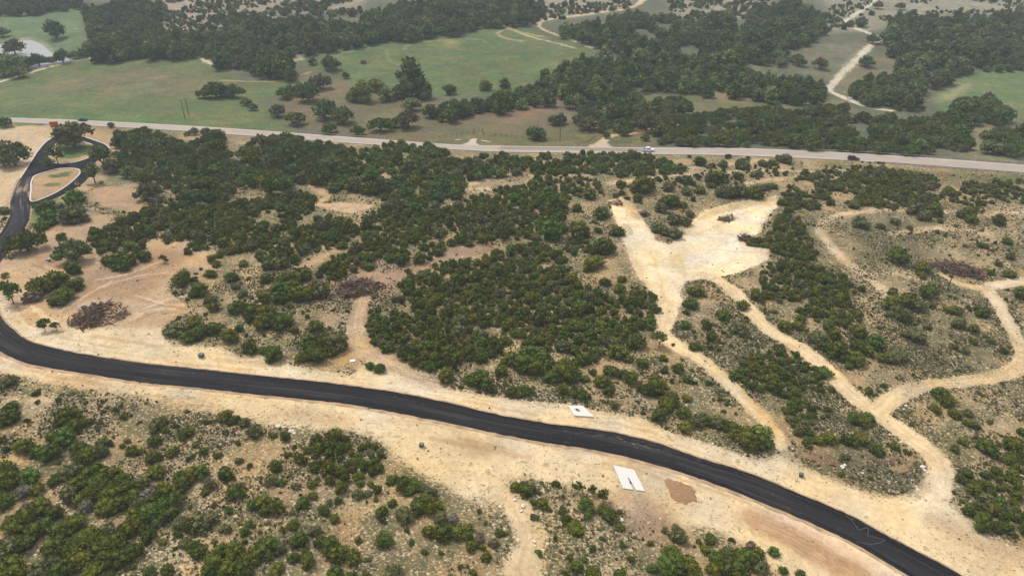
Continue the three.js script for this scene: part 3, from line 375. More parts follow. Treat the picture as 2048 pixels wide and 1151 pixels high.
// a crown: overlapping lobes, each a rough inner mass wrapped in leaf sprigs that stand off it at all angles; unit width 1, foot at y = 0
function crown(seed, { lobes = 9, sprigs = 430, tall = 0.75, low = 0.02, leaf = 0.085, spread = 0.33, lobe = [0.17, 0.27], core = 0.8, peak = 0.5 }) {
  const r = mulberry(seed), L = [];
  for (let k = 0; k < lobes; k++) {
    const a = k * 2.4 + r() * 0.9, q = Math.sqrt((k + 0.4) / lobes), d = spread * q * (0.8 + 0.4 * r()), rad = mix(lobe[0], lobe[1], r()) * (1 - 0.25 * q);
    const top = (1 - peak * q * q) * tall - rad * 0.8; L.push([Math.cos(a) * d, Math.max(low + rad * 0.55, mix(low + rad, top, 0.45 + 0.55 * r())), Math.sin(a) * d, rad]);
    if (r() < 0.6) L.push([Math.cos(a) * d * 1.08, low + rad * 0.6, Math.sin(a) * d * 1.08, rad * 0.85]);
  }
  const pos = [], col = [];
  const tri = (A, B, C, c) => { pos.push(...A, ...B, ...C); for (let i = 0; i < 3; i++) col.push(c[0], c[1], c[2]); };
  for (const [x, y, z, R] of L) {
    const p = ICO.attributes.position; // inner mass
    for (let i = 0; i < p.count; i += 3) { const v = [0, 1, 2].map((k) => { const px = p.getX(i + k), py = p.getY(i + k), pz = p.getZ(i + k), n = core * (0.8 + 0.4 * hash2(Math.round(px * 9 + x * 50), Math.round(py * 9 + pz * 17 + y * 50))); return [x + px * R * n, Math.max(0, y + py * R * n * 0.9), z + pz * R * n]; }); const t = 0.75 + 0.3 * r(); tri(v[0], v[1], v[2], [t, t, t]); }
  }
  const total = L.reduce((s, l) => s + l[3] * l[3], 0);
  for (const [x, y, z, R] of L) {
    const n = Math.round(sprigs * R * R / total), tint = 0.82 + 0.4 * r(), warm = (r() - 0.5) * 0.24;
    for (let k = 0; k < n; k++) {
      const u = r() * 1.7 - 0.7, a = r() * 6.2832, s = Math.sqrt(1 - u * u), o = 0.82 + 0.32 * r(), nx = Math.cos(a) * s, ny = u, nz = Math.sin(a) * s;
      const cx = x + nx * R * o, cy = Math.max(0.015, y + ny * R * o * 0.92), cz = z + nz * R * o;
      let ux = r() - 0.5 + nx * 0.7, uy = r() * 0.9 - 0.1 + ny * 0.6, uz = r() - 0.5 + nz * 0.7, l = Math.hypot(ux, uy, uz); ux /= l; uy /= l; uz /= l;
      let vx = uy * nz - uz * ny + (r() - 0.5) * 0.8, vy = uz * nx - ux * nz + (r() - 0.5) * 0.8, vz = ux * ny - uy * nx + (r() - 0.5) * 0.8; l = Math.hypot(vx, vy, vz) || 1; vx /= l; vy /= l; vz /= l;
      const A = leaf * (0.6 + 0.9 * r()), B = A * (0.42 + 0.35 * r()), b = tint * (0.72 + 0.56 * r()), c = [b * (1 + warm), b, b * (1 - warm * 0.6)];
      const p0 = [cx - ux * A, cy - uy * A, cz - uz * A], p1 = [cx + vx * B + nx * B * 0.4, cy + vy * B + ny * B * 0.4, cz + vz * B + nz * B * 0.4], p2 = [cx + ux * A, cy + uy * A, cz + uz * A], p3 = [cx - vx * B, cy - vy * B, cz - vz * B];
      tri(p0, p1, p2, c); tri(p0, p2, p3, c);
    }
  }
  const g = new THREE.BufferGeometry(); g.setAttribute('position', new THREE.Float32BufferAttribute(pos, 3)); g.setAttribute('color', new THREE.Float32BufferAttribute(col, 3)); g.computeVertexNormals(); return g;
}
function limb(a, b, ra, rb, sides = 5) { const d = new THREE.Vector3().subVectors(b, a), g = new THREE.CylinderGeometry(rb, ra, d.length(), sides, 1, true); g.translate(0, d.length() / 2, 0); g.applyQuaternion(new THREE.Quaternion().setFromUnitVectors(new THREE.Vector3(0, 1, 0), d.clone().normalize())); g.translate(a.x, a.y, a.z); return g; }
function trunk(seed, reach, spread, thick, n = 5) {
  const r = mulberry(seed), V = (x, y, z) => new THREE.Vector3(x, y, z), gs = [], fork = V((r() - 0.5) * 0.05, reach * 0.4, (r() - 0.5) * 0.05); gs.push(limb(V(0, -0.03, 0), fork, thick, thick * 0.75, 6));
  for (let k = 0; k < n; k++) { const a = k * 6.2832 / n + r(), m = V(Math.cos(a) * spread * 0.5, reach * (0.62 + 0.2 * r()), Math.sin(a) * spread * 0.5), e = V(Math.cos(a + 0.3) * spread, reach * (0.85 + 0.3 * r()), Math.sin(a + 0.3) * spread); gs.push(limb(fork, m, thick * 0.55, thick * 0.35), limb(m, e, thick * 0.35, thick * 0.15)); }
  return mergeGeometries(gs);
}
const KIND = {
  juniper: { shapes: [0, 1, 2, 3, 4, 5, 6, 7].map((s) => crown(100 + s, { lobes: 7 + s % 4, sprigs: 720, tall: 0.62 + 0.05 * (s % 4), leaf: 0.052 })), trunks: [0, 1].map((s) => trunk(50 + s, 0.5, 0.26, 0.035)) },
  shrub: { shapes: [0, 1, 2, 3].map((s) => crown(200 + s, { lobes: 4 + s % 3, sprigs: 360, tall: 0.66 + 0.06 * (s % 3), leaf: 0.08, lobe: [0.2, 0.3], spread: 0.28 })) },
  oak: { shapes: [0, 1, 2, 3, 4, 5].map((s) => crown(300 + s, { lobes: 11 + s % 4, sprigs: 800, tall: 0.62 + 0.04 * (s % 4), low: 0.14, leaf: 0.05, lobe: [0.13, 0.21], spread: 0.4, core: 0.68, peak: 0.45 })), trunks: [0, 1, 2].map((s) => trunk(60 + s, 0.42, 0.3, 0.04, 6)) },
  broadleaf: { shapes: [0, 1, 2, 3, 4].map((s) => crown(400 + s, { lobes: 11 + s % 3, sprigs: 740, tall: 0.84 + 0.1 * (s % 3), low: 0.08, leaf: 0.056, lobe: [0.16, 0.24], spread: 0.34, peak: 0.5 })), trunks: [0, 1].map((s) => trunk(70 + s, 0.75, 0.25, 0.035)) },
  sapling: { shapes: [0, 1, 2].map((s) => crown(500 + s, { lobes: 7, sprigs: 300, tall: 0.95, low: 0.38, leaf: 0.075, lobe: [0.11, 0.18], spread: 0.36, core: 0.45, peak: 0.3 })), trunks: [0, 1].map((s) => trunk(80 + s, 0.62, 0.3, 0.03, 5)) },
};
const bark = mat(lin(0.1, 0.085, 0.07), 0.95);
const HUE = { // leaf colours (linear)
  olive: [0.109, 0.122, 0.016], dark: [0.076, 0.096, 0.016], deep: [0.084, 0.115, 0.018], grey: [0.129, 0.134, 0.053], silver: [0.182, 0.162, 0.127], bright: [0.091, 0.144, 0.024], lime: [0.168, 0.205, 0.041], moss: [0.129, 0.134, 0.020], rust: [0.164, 0.123, 0.082], pale: [0.187, 0.223, 0.073], oak: [0.123, 0.157, 0.049], forest: [0.089, 0.131, 0.036],
};
const HMAT = Object.fromEntries(Object.entries(HUE).map(([k, c]) => [k, leafMat(...c)]));
const MIX = { // which colours a stand draws from
  juniper: ['olive', 'olive', 'dark', 'dark', 'deep', 'moss', 'grey', 'deep', 'olive', 'moss', 'olive', 'dark', 'grey', 'deep', 'dark', 'olive', 'deep', 'bright'], hill: ['dark', 'deep', 'olive', 'grey', 'oak', 'forest', 'moss', 'bright', 'deep', 'oak'], oak: ['oak', 'oak', 'forest', 'grey', 'deep', 'oak'], creek: ['forest', 'deep', 'pale', 'oak', 'bright', 'forest', 'lime', 'oak'], wood: ['forest', 'oak', 'deep', 'oak', 'grey', 'pale', 'forest', 'dark', 'oak'], scrub: ['olive', 'deep', 'grey', 'moss', 'dark', 'grey'],
};
const clear = [roadOuter.concat([...roadInner].reverse()), (() => { const [a, b] = widen(hwyN, hwyS, 1.5, 1.5); return a.concat(b.reverse()); })(), ...COVER.filter((c) => c.tag === 'limestone_pad' || c.tag === 'dirt_track' || c.tag === 'gravel_road').map((c) => c.poly)].map((p) => ({ p, b: bbox(p) }));
const blocked = (x, z) => clear.some(({ p, b }) => x > b[0] && x < b[1] && z > b[2] && z < b[3] && inside(p, x, z));
const PLANTS = [];      // every plant: kind, shape, place, size, colour, where it grows
const rp = mulberry(2024), ORD = (n) => ['first', 'second', 'third', 'fourth', 'fifth', 'sixth', 'seventh', 'eighth', 'ninth', 'tenth', 'eleventh', 'twelfth'][n] ?? `${n + 1}${n % 10 === 0 && n !== 10 ? 'st' : n % 10 === 1 && n !== 11 ? 'nd' : n % 10 === 2 && n !== 12 ? 'rd' : 'th'}`;
function plant(kind, p, w, h, hue, where, stand) { const [sx, sy] = seen(p); PLANTS.push({ kind, p, w, h, hue, where, stand, shape: Math.floor(rp() * KIND[kind].shapes.length), turn: rp() * 6.2832, ax: 0.8 + 0.4 * rp(), px: w * pxPerMetre(p), sx, sy }); }
function lone(list, kind, mixName, where, tallness) { // plants seen singly: middle of the crown in the photo, its width in the photo
  for (const [x, y, w, hue, k2] of list) {
    const kk = k2 ?? kind, tall = tallness ?? { juniper: 0.72, shrub: 0.7, oak: 0.62, broadleaf: 0.9, sapling: 0.95 }[kk];
    const rayA = Math.atan2(-((y - PH / 2) / FOCAL) * cosP - sinP, (-(y - PH / 2) / FOCAL) * sinP + cosP), foot = place(x, y + w * tall * 0.42 * Math.cos(rayA));
    const width = w / pxPerMetre(foot) * (kk === 'shrub' ? 1.08 : 1.12); plant(kk, foot, width, width * (kk === 'juniper' || kk === 'shrub' ? 0.64 + 0.26 * rp() : 0.88 + 0.24 * rp()), hue ?? MIX[mixName][Math.floor(rp() * MIX[mixName].length)], where, false);
  }
}
function stand(px, kind, mixName, [w0, w1], gap, where, keep = 1, hole = kind === 'broadleaf' || kind === 'oak' ? [0.3, 0.045] : [0.31, 0.1]) { // plants that merge into one canopy: fill its outline
  const xs = px.map((p) => p[0]), ys = px.map((p) => p[1]), world = px.map(([x, y]) => place(x, y + 6)), x0 = Math.min(...world.map((p) => p.x)) - 3, x1 = Math.max(...world.map((p) => p.x)) + 3, z0 = Math.min(...world.map((p) => p.z)) - 3, z1 = Math.max(...world.map((p) => p.z)) + 6;
  const cell = w1 * gap, grid = new Map(), tries = Math.min(60000, (x1 - x0) * (z1 - z0) / (w0 * w0 * gap * gap) * 9); const k0 = { juniper: 0.3, shrub: 0.3, oak: 0.32, broadleaf: 0.43, sapling: 0.5 }[kind];
  for (let t = 0; t < tries; t++) {
    const x = mix(x0, x1, rp()), z = mix(z0, z1, rp()), w = mix(w0 * 0.72, w1 * 1.12, rp() ** 1.5), y = height(x, z), [sx0, sy0] = seen(new THREE.Vector3(x, y + w * k0, z)), jag = pxPerMetre(new THREE.Vector3(x, y, z)) * 5, sx = sx0 + (vn(x * 0.3, z * 0.3 + 40) - 0.5) * jag, sy = sy0 + (vn(x * 0.3 + 90, z * 0.3) - 0.5) * jag * 0.5; if (vn(x * hole[1] + px[0][0], z * hole[1]) * 0.7 + vn(x * hole[1] * 2.7, z * hole[1] * 2.7 + 13) * 0.3 < hole[0]) continue;
    const [tx, ty] = seen(new THREE.Vector3(x, y + w * k0 * 1.7, z)); if (!inside(px, sx, sy) || !inside(px, tx, ty) || blocked(x, z)) continue;
    const ci = Math.floor(x / cell), cj = Math.floor(z / cell); let ok = true;
    for (let a = -1; a <= 1 && ok; a++) for (let b = -1; b <= 1 && ok; b++) for (const q of grid.get((ci + a) * 9973 + cj + b) ?? []) if (Math.hypot(q[0] - x, q[1] - z) < (q[2] + w) / 2 * gap) { ok = false; break; }
    if (!ok) continue; const key = ci * 9973 + cj; if (!grid.has(key)) grid.set(key, []); grid.get(key).push([x, z, w]);
    if (keep < 1 && rp() > keep) continue;
    plant(kind, new THREE.Vector3(x, y, z), w, w * (kind === 'juniper' ? 0.64 + 0.56 * rp() : 0.75 + 0.5 * rp()), MIX[mixName][Math.floor(rp() * MIX[mixName].length)], where, true);
  }
}
// --- stands
stand([[225, 264], [290, 250], [345, 275], [395, 246], [438, 262], [450, 282], [462, 310], [480, 326], [494, 316], [492, 290], [500, 284], [540, 262], [585, 262], [610, 278], [690, 285], [700, 330], [600, 340], [560, 372], [520, 372], [480, 385], [420, 395], [360, 385], [330, 368], [310, 350], [270, 352], [245, 330], [225, 300]], 'oak', 'hill', [5, 10], 0.68, 'wooded slope right of the loop drive');
stand([[560, 372], [600, 340], [690, 300], [745, 292], [780, 280], [850, 285], [895, 300], [910, 322], [950, 308], [1000, 300], [1060, 318], [1060, 336], [990, 350], [940, 350], [922, 372], [890, 395], [850, 415], [790, 410], [760, 386], [720, 372], [670, 365], [650, 370], [600, 360]], 'juniper', 'hill', [4.5, 8], 0.66, 'dense wood below the middle of the highway');
stand([[290, 402], [340, 395], [380, 382], [430, 394], [500, 396], [560, 382], [600, 378], [630, 395], [625, 412], [660, 425], [712, 440], [720, 462], [705, 480], [650, 492], [600, 512], [555, 526], [520, 522], [500, 505], [520, 490], [470, 480], [440, 478], [410, 490], [370, 500], [352, 478], [320, 485], [292, 505], [245, 532], [215, 522], [190, 495], [165, 474], [200, 450], [250, 432], [280, 420]], 'juniper', 'juniper', [3.2, 5.6], 0.69, 'broad thicket left of the sandy clearing');
stand([[420, 500], [470, 480], [508, 490], [505, 518], [465, 534], [422, 528]], 'juniper', 'juniper', [3.2, 4.6], 0.69, 'round clump at the left of the open slope');
stand([[725, 430], [760, 415], [840, 420], [900, 405], [960, 385], [1010, 370], [1070, 365], [1130, 390], [1140, 420], [1110, 450], [1080, 455], [1085, 480], [1040, 472], [1000, 475], [950, 482], [900, 494], [860, 510], [800, 522], [755, 512], [722, 505], [700, 492], [735, 475], [728, 455]], 'juniper', 'juniper', [3.2, 5.2], 0.69, 'thicket behind the middle brush pile');
stand([[632, 532], [665, 508], [700, 498], [738, 508], [736, 532], [700, 550], [660, 553], [635, 547]], 'juniper', 'juniper', [3, 4.4], 0.69, 'clump left of the middle brush pile');
stand([[990, 500], [1040, 488], [1085, 480], [1120, 500], [1142, 515], [1138, 540], [1165, 562], [1195, 568], [1230, 590], [1270, 575], [1312, 582], [1326, 606], [1316, 635], [1300, 656], [1260, 682], [1205, 690], [1190, 716], [1160, 722], [1135, 698], [1100, 702], [1060, 692], [1030, 677], [990, 702], [955, 722], [905, 728], [860, 738], [820, 727], [800, 705], [765, 700], [735, 672], [730, 640], [760, 605], [800, 582], [790, 562], [830, 545], [870, 527], [920, 512], [950, 517]], 'juniper', 'juniper', [3, 5], 0.69, 'big dark thicket left of the limestone pad', 1, [0.27, 0.1]);
stand([[1545, 447], [1570, 420], [1600, 435], [1620, 470], [1637, 502], [1600, 517], [1545, 502], [1488, 492], [1500, 475], [1530, 470]], 'juniper', 'juniper', [2.8, 4.4], 0.69, 'thicket at the right edge of the limestone pad', 1, [0.18, 0.1]);
stand([[1513, 548], [1540, 522], [1580, 512], [1640, 532], [1690, 545], [1732, 572], [1715, 588], [1702, 604], [1730, 628], [1720, 642], [1680, 654], [1650, 642], [1600, 637], [1590, 622], [1630, 594], [1600, 592], [1550, 602], [1513, 584]], 'juniper', 'juniper', [2.8, 4.4], 0.69, 'dark thicket between the two pale tracks', 1, [0.22, 0.1]);
stand([[1468, 742], [1495, 715], [1540, 700], [1560, 685], [1580, 700], [1612, 707], [1616, 727], [1662, 737], [1660, 752], [1630, 758], [1620, 773], [1602, 802], [1560, 793], [1530, 784], [1510, 773], [1480, 763]], 'juniper', 'juniper', [2.6, 4], 0.69, 'thicket right of the lower pad track', 1, [0.18, 0.1]);
stand([[1568, 792], [1600, 782], [1625, 810], [1632, 842], [1638, 872], [1620, 893], [1595, 883], [1590, 857], [1565, 832]], 'juniper', 'juniper', [2.4, 3.6], 0.69, 'narrow thicket below the lower pad track', 1, [0.15, 0.1]);
stand([[1905, 947], [1940, 940], [1990, 937], [2020, 907], [2055, 900], [2055, 1080], [2010, 1068], [1960, 1058], [1930, 1038], [1925, 1006], [1945, 992], [1920, 967]], 'juniper', 'juniper', [2.6, 4], 0.69, 'dense thicket in the bottom right corner', 1, [0.12, 0.1]);
stand([[587, 902], [610, 876], [680, 862], [720, 880], [757, 890], [774, 915], [757, 947], [732, 947], [757, 967], [754, 988], [715, 993], [680, 978], [665, 962], [630, 942], [595, 922]], 'juniper', 'juniper', [2.6, 4.2], 0.69, 'thicket below the road near the green cabinet', 1, [0.15, 0.1]);
stand([[1060, 320], [1090, 305], [1150, 300], [1210, 302], [1270, 300], [1330, 315], [1367, 330], [1362, 347], [1310, 342], [1240, 347], [1190, 342], [1140, 347], [1080, 350], [1062, 340]], 'juniper', 'hill', [3.5, 5.5], 0.69, 'tree strip below the highway by the pickup');
stand([[1060, 352], [1150, 350], [1210, 358], [1200, 385], [1140, 395], [1130, 450], [1190, 470], [1180, 500], [1130, 500], [1090, 470], [1085, 440], [1120, 420], [1110, 385], [1060, 365]], 'juniper', 'scrub', [2.6, 4.6], 0.75, 'broken scrub left of the limestone pad', 0.75);
stand([[1560, 392], [1600, 345], [1680, 328], [1760, 332], [1850, 346], [1900, 360], [1960, 362], [2060, 356], [2060, 402], [1990, 412], [1930, 420], [1880, 410], [1800, 416], [1740, 413], [1690, 402], [1640, 407], [1580, 412]], 'juniper', 'scrub', [2.4, 4.6], 0.66, 'scrubby slope below the highway at the right', 0.7, [0.42, 0.1]);
stand([[1690, 344], [1760, 335], [1880, 352], [1870, 372], [1780, 370], [1700, 362]], 'juniper', 'scrub', [2.8, 4.6], 0.69, 'hedge of scrub under the right guardrail', 1, [0.44, 0.09]);
stand([[1640, 375], [1760, 375], [1880, 385], [1900, 405], [1800, 412], [1680, 402]], 'juniper', 'scrub', [2.8, 4.6], 0.64, 'dense band of scrub at the right', 1, [0.42, 0.09]);
stand([[1400, 322], [1540, 325], [1600, 335], [1560, 350], [1480, 365], [1380, 375], [1290, 385], [1240, 375], [1300, 360], [1390, 350]], 'shrub', 'scrub', [1.6, 3.2], 1.3, 'open scrub above the limestone pad', 0.6);
stand([[165, 15], [260, -6], [330, 5], [318, 35], [325, 62], [400, 72], [450, 50], [430, 25], [520, 26], [560, 40], [600, 28], [650, 35], [720, 46], [730, 22], [800, 2], [900, -8], [1020, -8], [1090, 2], [1080, 33], [1050, 42], [980, 48], [900, 58], [820, 68], [740, 76], [650, 94], [600, 98], [570, 118], [592, 148], [540, 152], [500, 134], [440, 120], [400, 105], [330, 100], [200, 113], [168, 100], [180, 68]], 'broadleaf', 'wood', [7, 12], 0.69, 'hazy wood along the top left hillside');
stand([[-40, -10], [160, -10], [160, 12], [90, 20], [-40, 24]], 'broadleaf', 'wood', [7, 12], 0.69, 'hazy tree line in the top left corner');
stand([[195, 80], [240, 72], [330, 68], [390, 62], [440, 70], [480, 85], [500, 120], [440, 118], [380, 104], [300, 102], [200, 112]], 'broadleaf', 'creek', [7, 11], 0.69, 'pale leafy trees edging the left field');
stand([[1108, 56], [1180, 40], [1260, 22], [1330, 26], [1400, 38], [1440, 14], [1480, 28], [1530, 10], [1590, -6], [1640, 24], [1652, 60], [1600, 88], [1540, 93], [1500, 108], [1430, 122], [1370, 126], [1300, 112], [1250, 95], [1210, 85], [1150, 70]], 'broadleaf', 'wood', [7, 12], 0.69, 'hazy wood right of the hill road', 1, [0.35, 0.04]);
stand([[872, 215], [900, 196], [950, 203], [1000, 183], [1060, 172], [1100, 145], [1130, 122], [1180, 112], [1230, 118], [1280, 108], [1330, 128], [1370, 112], [1440, 102], [1482, 108], [1500, 138], [1560, 150], [1620, 152], [1650, 165], [1646, 192], [1580, 192], [1500, 187], [1430, 177], [1370, 172], [1340, 167], [1310, 167], [1242, 162], [1244, 180], [1150, 188], [1040, 207], [950, 216], [880, 236]], 'broadleaf', 'creek', [6, 10.5], 0.69, 'belt of creek trees behind the green field', 1, [0.36, 0.05]);
stand([[1148, 200], [1160, 175], [1200, 170], [1235, 185], [1270, 180], [1295, 205], [1312, 235], [1300, 255], [1220, 258], [1160, 240]], 'oak', 'oak', [8, 13], 0.69, 'spreading oaks beside the dirt entrance');
stand([[1308, 200], [1325, 190], [1360, 192], [1376, 215], [1360, 236], [1320, 236]], 'oak', 'oak', [8, 12], 0.69, 'round oak grove right of the entrance oaks');
stand([[1305, 250], [1350, 234], [1400, 222], [1470, 215], [1530, 210], [1600, 215], [1690, 205], [1700, 235], [1760, 215], [1800, 200], [1870, 205], [1940, 240], [1947, 270], [1936, 300], [1870, 306], [1800, 297], [1700, 300], [1660, 291], [1600, 283], [1500, 287], [1400, 287], [1340, 278]], 'oak', 'hill', [5, 9], 0.69, 'long wood above the highway at the right', 1, [0.36, 0.05]);
stand([[1780, 35], [1830, 18], [1900, 22], [1960, 28], [2060, 18], [2060, 132], [2000, 142], [1920, 147], [1900, 157], [1850, 167], [1802, 147], [1790, 112], [1780, 75]], 'broadleaf', 'wood', [7, 11.5], 0.69, 'hazy wood at the top right', 1, [0.38, 0.035]);
stand([[1705, 170], [1740, 148], [1800, 140], [1850, 160], [1852, 195], [1790, 203], [1730, 200], [1706, 185]], 'broadleaf', 'oak', [7, 11], 0.69, 'dark trees round the creek crossing');
stand([[1895, 205], [1920, 190], [1980, 188], [2014, 210], [2012, 238], [1950, 240], [1900, 232]], 'oak', 'oak', [7, 11], 0.69, 'dark oak grove beside the grey shed');
stand([[1965, 262], [2000, 250], [2060, 245], [2060, 310], [2000, 305], [1960, 292]], 'oak', 'oak', [6, 10], 0.69, 'trees above the highway at the right edge');
stand([[1545, 100], [1560, 92], [1608, 100], [1604, 122], [1560, 125], [1500, 122]], 'oak', 'wood', [7, 10], 0.69, 'low trees on the brown hillside field');
stand([[330, -8], [560, -8], [560, 40], [470, 40], [440, 60], [400, 66], [335, 66]], 'juniper', 'wood', [4, 8], 1.0, 'pale terraced hillside at the top left', 0.8, [0.43, 0.05]);
stand([[560, -8], [740, -8], [720, 25], [560, 25]], 'juniper', 'wood', [4, 8], 0.9, 'pale hillside above the left wood', 0.9, [0.4, 0.05]);
stand([[1080, -8], [1265, -8], [1255, 12], [1150, 28], [1085, 38]], 'juniper', 'wood', [3.5, 6.5], 1.0, 'pale hillside beside the hill road', 0.8, [0.44, 0.06]);
stand([[1300, -8], [1540, -8], [1530, 35], [1380, 40]], 'juniper', 'wood', [4, 8], 0.9, 'rocky hilltop at the top right of centre', 0.8, [0.4, 0.05]);
stand([[1650, -8], [2060, -8], [2060, 20], [1800, 30], [1660, 60]], 'juniper', 'wood', [3, 7], 1.2, 'open pale hilltop at the top right', 0.7, [0.52, 0.04]);
// --- trees and bushes seen one by one: [x, y, width, leaf colour, kind]
lone([[30, 315, 60], [8, 322, 40], [148, 279, 62, 'grey'], [116, 312, 40, 'oak', 'sapling'], [97, 328, 26, 'oak', 'sapling'], [208, 322, 46, 'oak', 'sapling'], [190, 350, 42, 'oak', 'sapling'], [226, 335, 36, 'grey'], [250, 285, 40], [300, 385, 50, 'grey'], [12, 246, 30, 'forest'], [222, 251, 14]], 'oak', 'oak', 'bare ground round the loop drive');
lone([[150, 392, 48, 'bright'], [150, 425, 62, 'grey'], [92, 412, 42, 'deep'], [100, 432, 46, 'bright'], [84, 447, 36, 'bright'], [56, 486, 64, 'deep', 'oak'], [125, 472, 22, 'moss', 'shrub'], [150, 508, 62, 'oak', 'oak'], [147, 536, 36, 'deep'], [85, 570, 52, 'moss'], [115, 556, 52, 'olive'], [122, 588, 54], [150, 566, 46], [68, 590, 38, 'rust'], [27, 592, 44, 'bright', 'sapling'], [90, 653, 26, 'bright', 'sapling'], [113, 655, 18, 'deep', 'sapling'], [328, 520, 15, 'forest', 'sapling'], [8, 420, 24, 'oak'], [10, 550, 18, 'pale', 'shrub'], [242, 517, 52, 'deep']], 'juniper', 'juniper', 'bare slope left of the first brush pile');
lone([[367, 552, 42], [390, 557, 16], [400, 577, 38], [388, 588, 20], [422, 546, 26], [462, 551, 33], [472, 571, 19], [486, 586, 22], [424, 596, 26], [429, 612, 28], [475, 612, 42], [508, 625, 45], [352, 655, 48], [387, 640, 36], [382, 668, 45], [428, 655, 38], [405, 658, 34], [460, 668, 40], [480, 655, 22], [500, 692, 38], [532, 555, 30], [401, 537, 8]], 'juniper', 'juniper', 'open slope right of the first brush pile');
lone([[575, 557, 42], [605, 547, 45], [640, 577, 48], [602, 585, 48], [560, 570, 36], [585, 572, 40], [530, 590, 38], [560, 595, 36], [580, 608, 20], [530, 625, 50], [565, 640, 50], [525, 645, 40], [545, 632, 40], [631, 650, 34], [620, 682, 48], [672, 682, 52], [645, 685, 40], [630, 708, 46], [660, 700, 34], [605, 712, 30], [550, 707, 44], [530, 698, 26], [590, 660, 18], [740, 730, 22, 'bright'], [760, 735, 26], [817, 548, 18, 'deep', 'sapling'], [615, 632, 12]], 'juniper', 'juniper', 'slope left of the path to the middle brush pile');
lone([[892, 750, 40], [957, 750, 50], [974, 764, 38], [1002, 740, 32], [940, 757, 30], [1045, 722, 52], [1020, 715, 40], [1070, 735, 40], [1130, 738, 56], [1105, 750, 40], [1150, 752, 36], [1170, 756, 20], [1186, 744, 18], [1050, 778, 28], [1022, 782, 26], [1038, 785, 24], [1127, 778, 26], [1160, 782, 34], [1145, 788, 20], [988, 782, 12], [1204, 762, 36], [1219, 781, 26], [1228, 808, 20], [1224, 740, 38], [1246, 745, 26], [1262, 755, 34], [1236, 700, 42], [1270, 678, 45], [1258, 717, 20], [1285, 725, 28], [1326, 714, 20], [1318, 682, 36, 'pale', 'sapling'], [1060, 700, 40], [1085, 715, 40], [1095, 725, 34]], 'juniper', 'juniper', 'stony slope just above the middle of the road');
lone([[1184, 522, 52], [1210, 562, 24], [1245, 556, 22], [1238, 575, 26], [1300, 642, 28, 'bright'], [1160, 612, 38, 'bright'], [1206, 492, 50], [1159, 460, 46], [1234, 460, 32], [1196, 460, 16], [1204, 425, 34], [1154, 415, 22], [1101, 460, 54, 'bright'], [1119, 430, 24], [1096, 388, 40, 'bright'], [1114, 402, 50], [1149, 447, 20], [1136, 495, 18], [1179, 385, 34]], 'juniper', 'juniper', 'scrub along the left side of the limestone pad');
lone([[1391, 580, 34], [1380, 605, 32], [1374, 622, 18], [1445, 625, 32], [1485, 607, 30], [1370, 648, 24, 'bright'], [1413, 648, 26], [1478, 652, 40], [1423, 672, 26], [1390, 690, 28], [1421, 692, 16], [1388, 662, 9], [1446, 664, 10], [1442, 684, 9], [1356, 735, 26], [1375, 757, 24], [1344, 760, 13], [1417, 764, 15], [1442, 796, 14], [1314, 770, 54], [1300, 780, 34], [1282, 775, 24], [1333, 805, 44], [1345, 795, 30], [1318, 830, 34], [1366, 823, 32], [1370, 850, 34], [1393, 839, 36], [1373, 795, 22], [1409, 840, 32], [1430, 842, 32], [1448, 848, 30], [1467, 855, 36], [1495, 880, 46], [1520, 860, 44, 'lime'], [1525, 884, 40], [1488, 862, 38], [1470, 868, 30], [1390, 765, 10], [1330, 740, 16]], 'juniper', 'juniper', 'stony ground between the pad track and the road');
lone([[1640, 778, 17], [1663, 778, 17], [1624, 771, 14], [1645, 742, 40], [1705, 835, 30], [1657, 876, 34], [1697, 878, 38], [1718, 876, 34], [1722, 838, 36], [1735, 832, 26], [1750, 895, 34], [1790, 891, 24], [1812, 902, 15], [1655, 817, 16], [1738, 779, 20], [1768, 770, 13], [1640, 672, 42], [1668, 668, 32], [1673, 698, 44], [1650, 690, 34], [1708, 715, 42], [1690, 708, 34], [1696, 730, 20], [1568, 650, 32], [1595, 650, 26], [1550, 622, 12], [1716, 662, 38], [1750, 685, 40], [1716, 690, 34], [1735, 700, 30], [1791, 705, 52], [1775, 712, 34], [1826, 667, 40], [1856, 655, 14], [1683, 946, 16, 'bright', 'shrub'], [1690, 912, 20], [1640, 880, 26]], 'juniper', 'juniper', 'stony ground beside the long right track');
lone([[1796, 508, 52], [1845, 532, 34], [1843, 548, 20], [1856, 580, 42], [1780, 600, 46], [1815, 598, 46], [1800, 625, 46], [1835, 610, 36], [1860, 608, 20], [1786, 582, 24], [1908, 617, 34], [1918, 645, 32], [1946, 655, 22], [1966, 622, 34], [1955, 615, 20], [1946, 682, 18], [1983, 681, 16], [1908, 692, 18], [1930, 702, 16], [2008, 700, 18], [1981, 543, 18], [2018, 545, 26], [1996, 525, 18], [2021, 510, 20], [2040, 585, 34], [1961, 487, 22], [1971, 491, 16], [2013, 480, 22], [1991, 484, 10], [1931, 491, 10], [1911, 450, 10], [1830, 415, 36], [1865, 418, 38], [1850, 428, 34], [1921, 427, 22], [1941, 435, 28], [1996, 440, 30], [1880, 440, 14], [2005, 700, 16], [1890, 470, 9], [1875, 462, 12], [1985, 500, 8], [1820, 455, 14], [1760, 450, 20, 'moss'], [1720, 440, 40, 'grey'], [1790, 440, 24, 'grey']], 'juniper', 'scrub', 'open scrub on the right hillside');
lone([[1880, 785, 36], [1870, 815, 26], [1893, 800, 34], [1911, 827, 30], [1937, 843, 26], [1935, 825, 22], [1980, 842, 14], [1924, 880, 24], [1910, 895, 22], [1972, 893, 42], [2025, 885, 44], [2021, 918, 26], [2043, 862, 24], [1950, 850, 20]], 'juniper', 'juniper', 'stony ground right of the track bend');
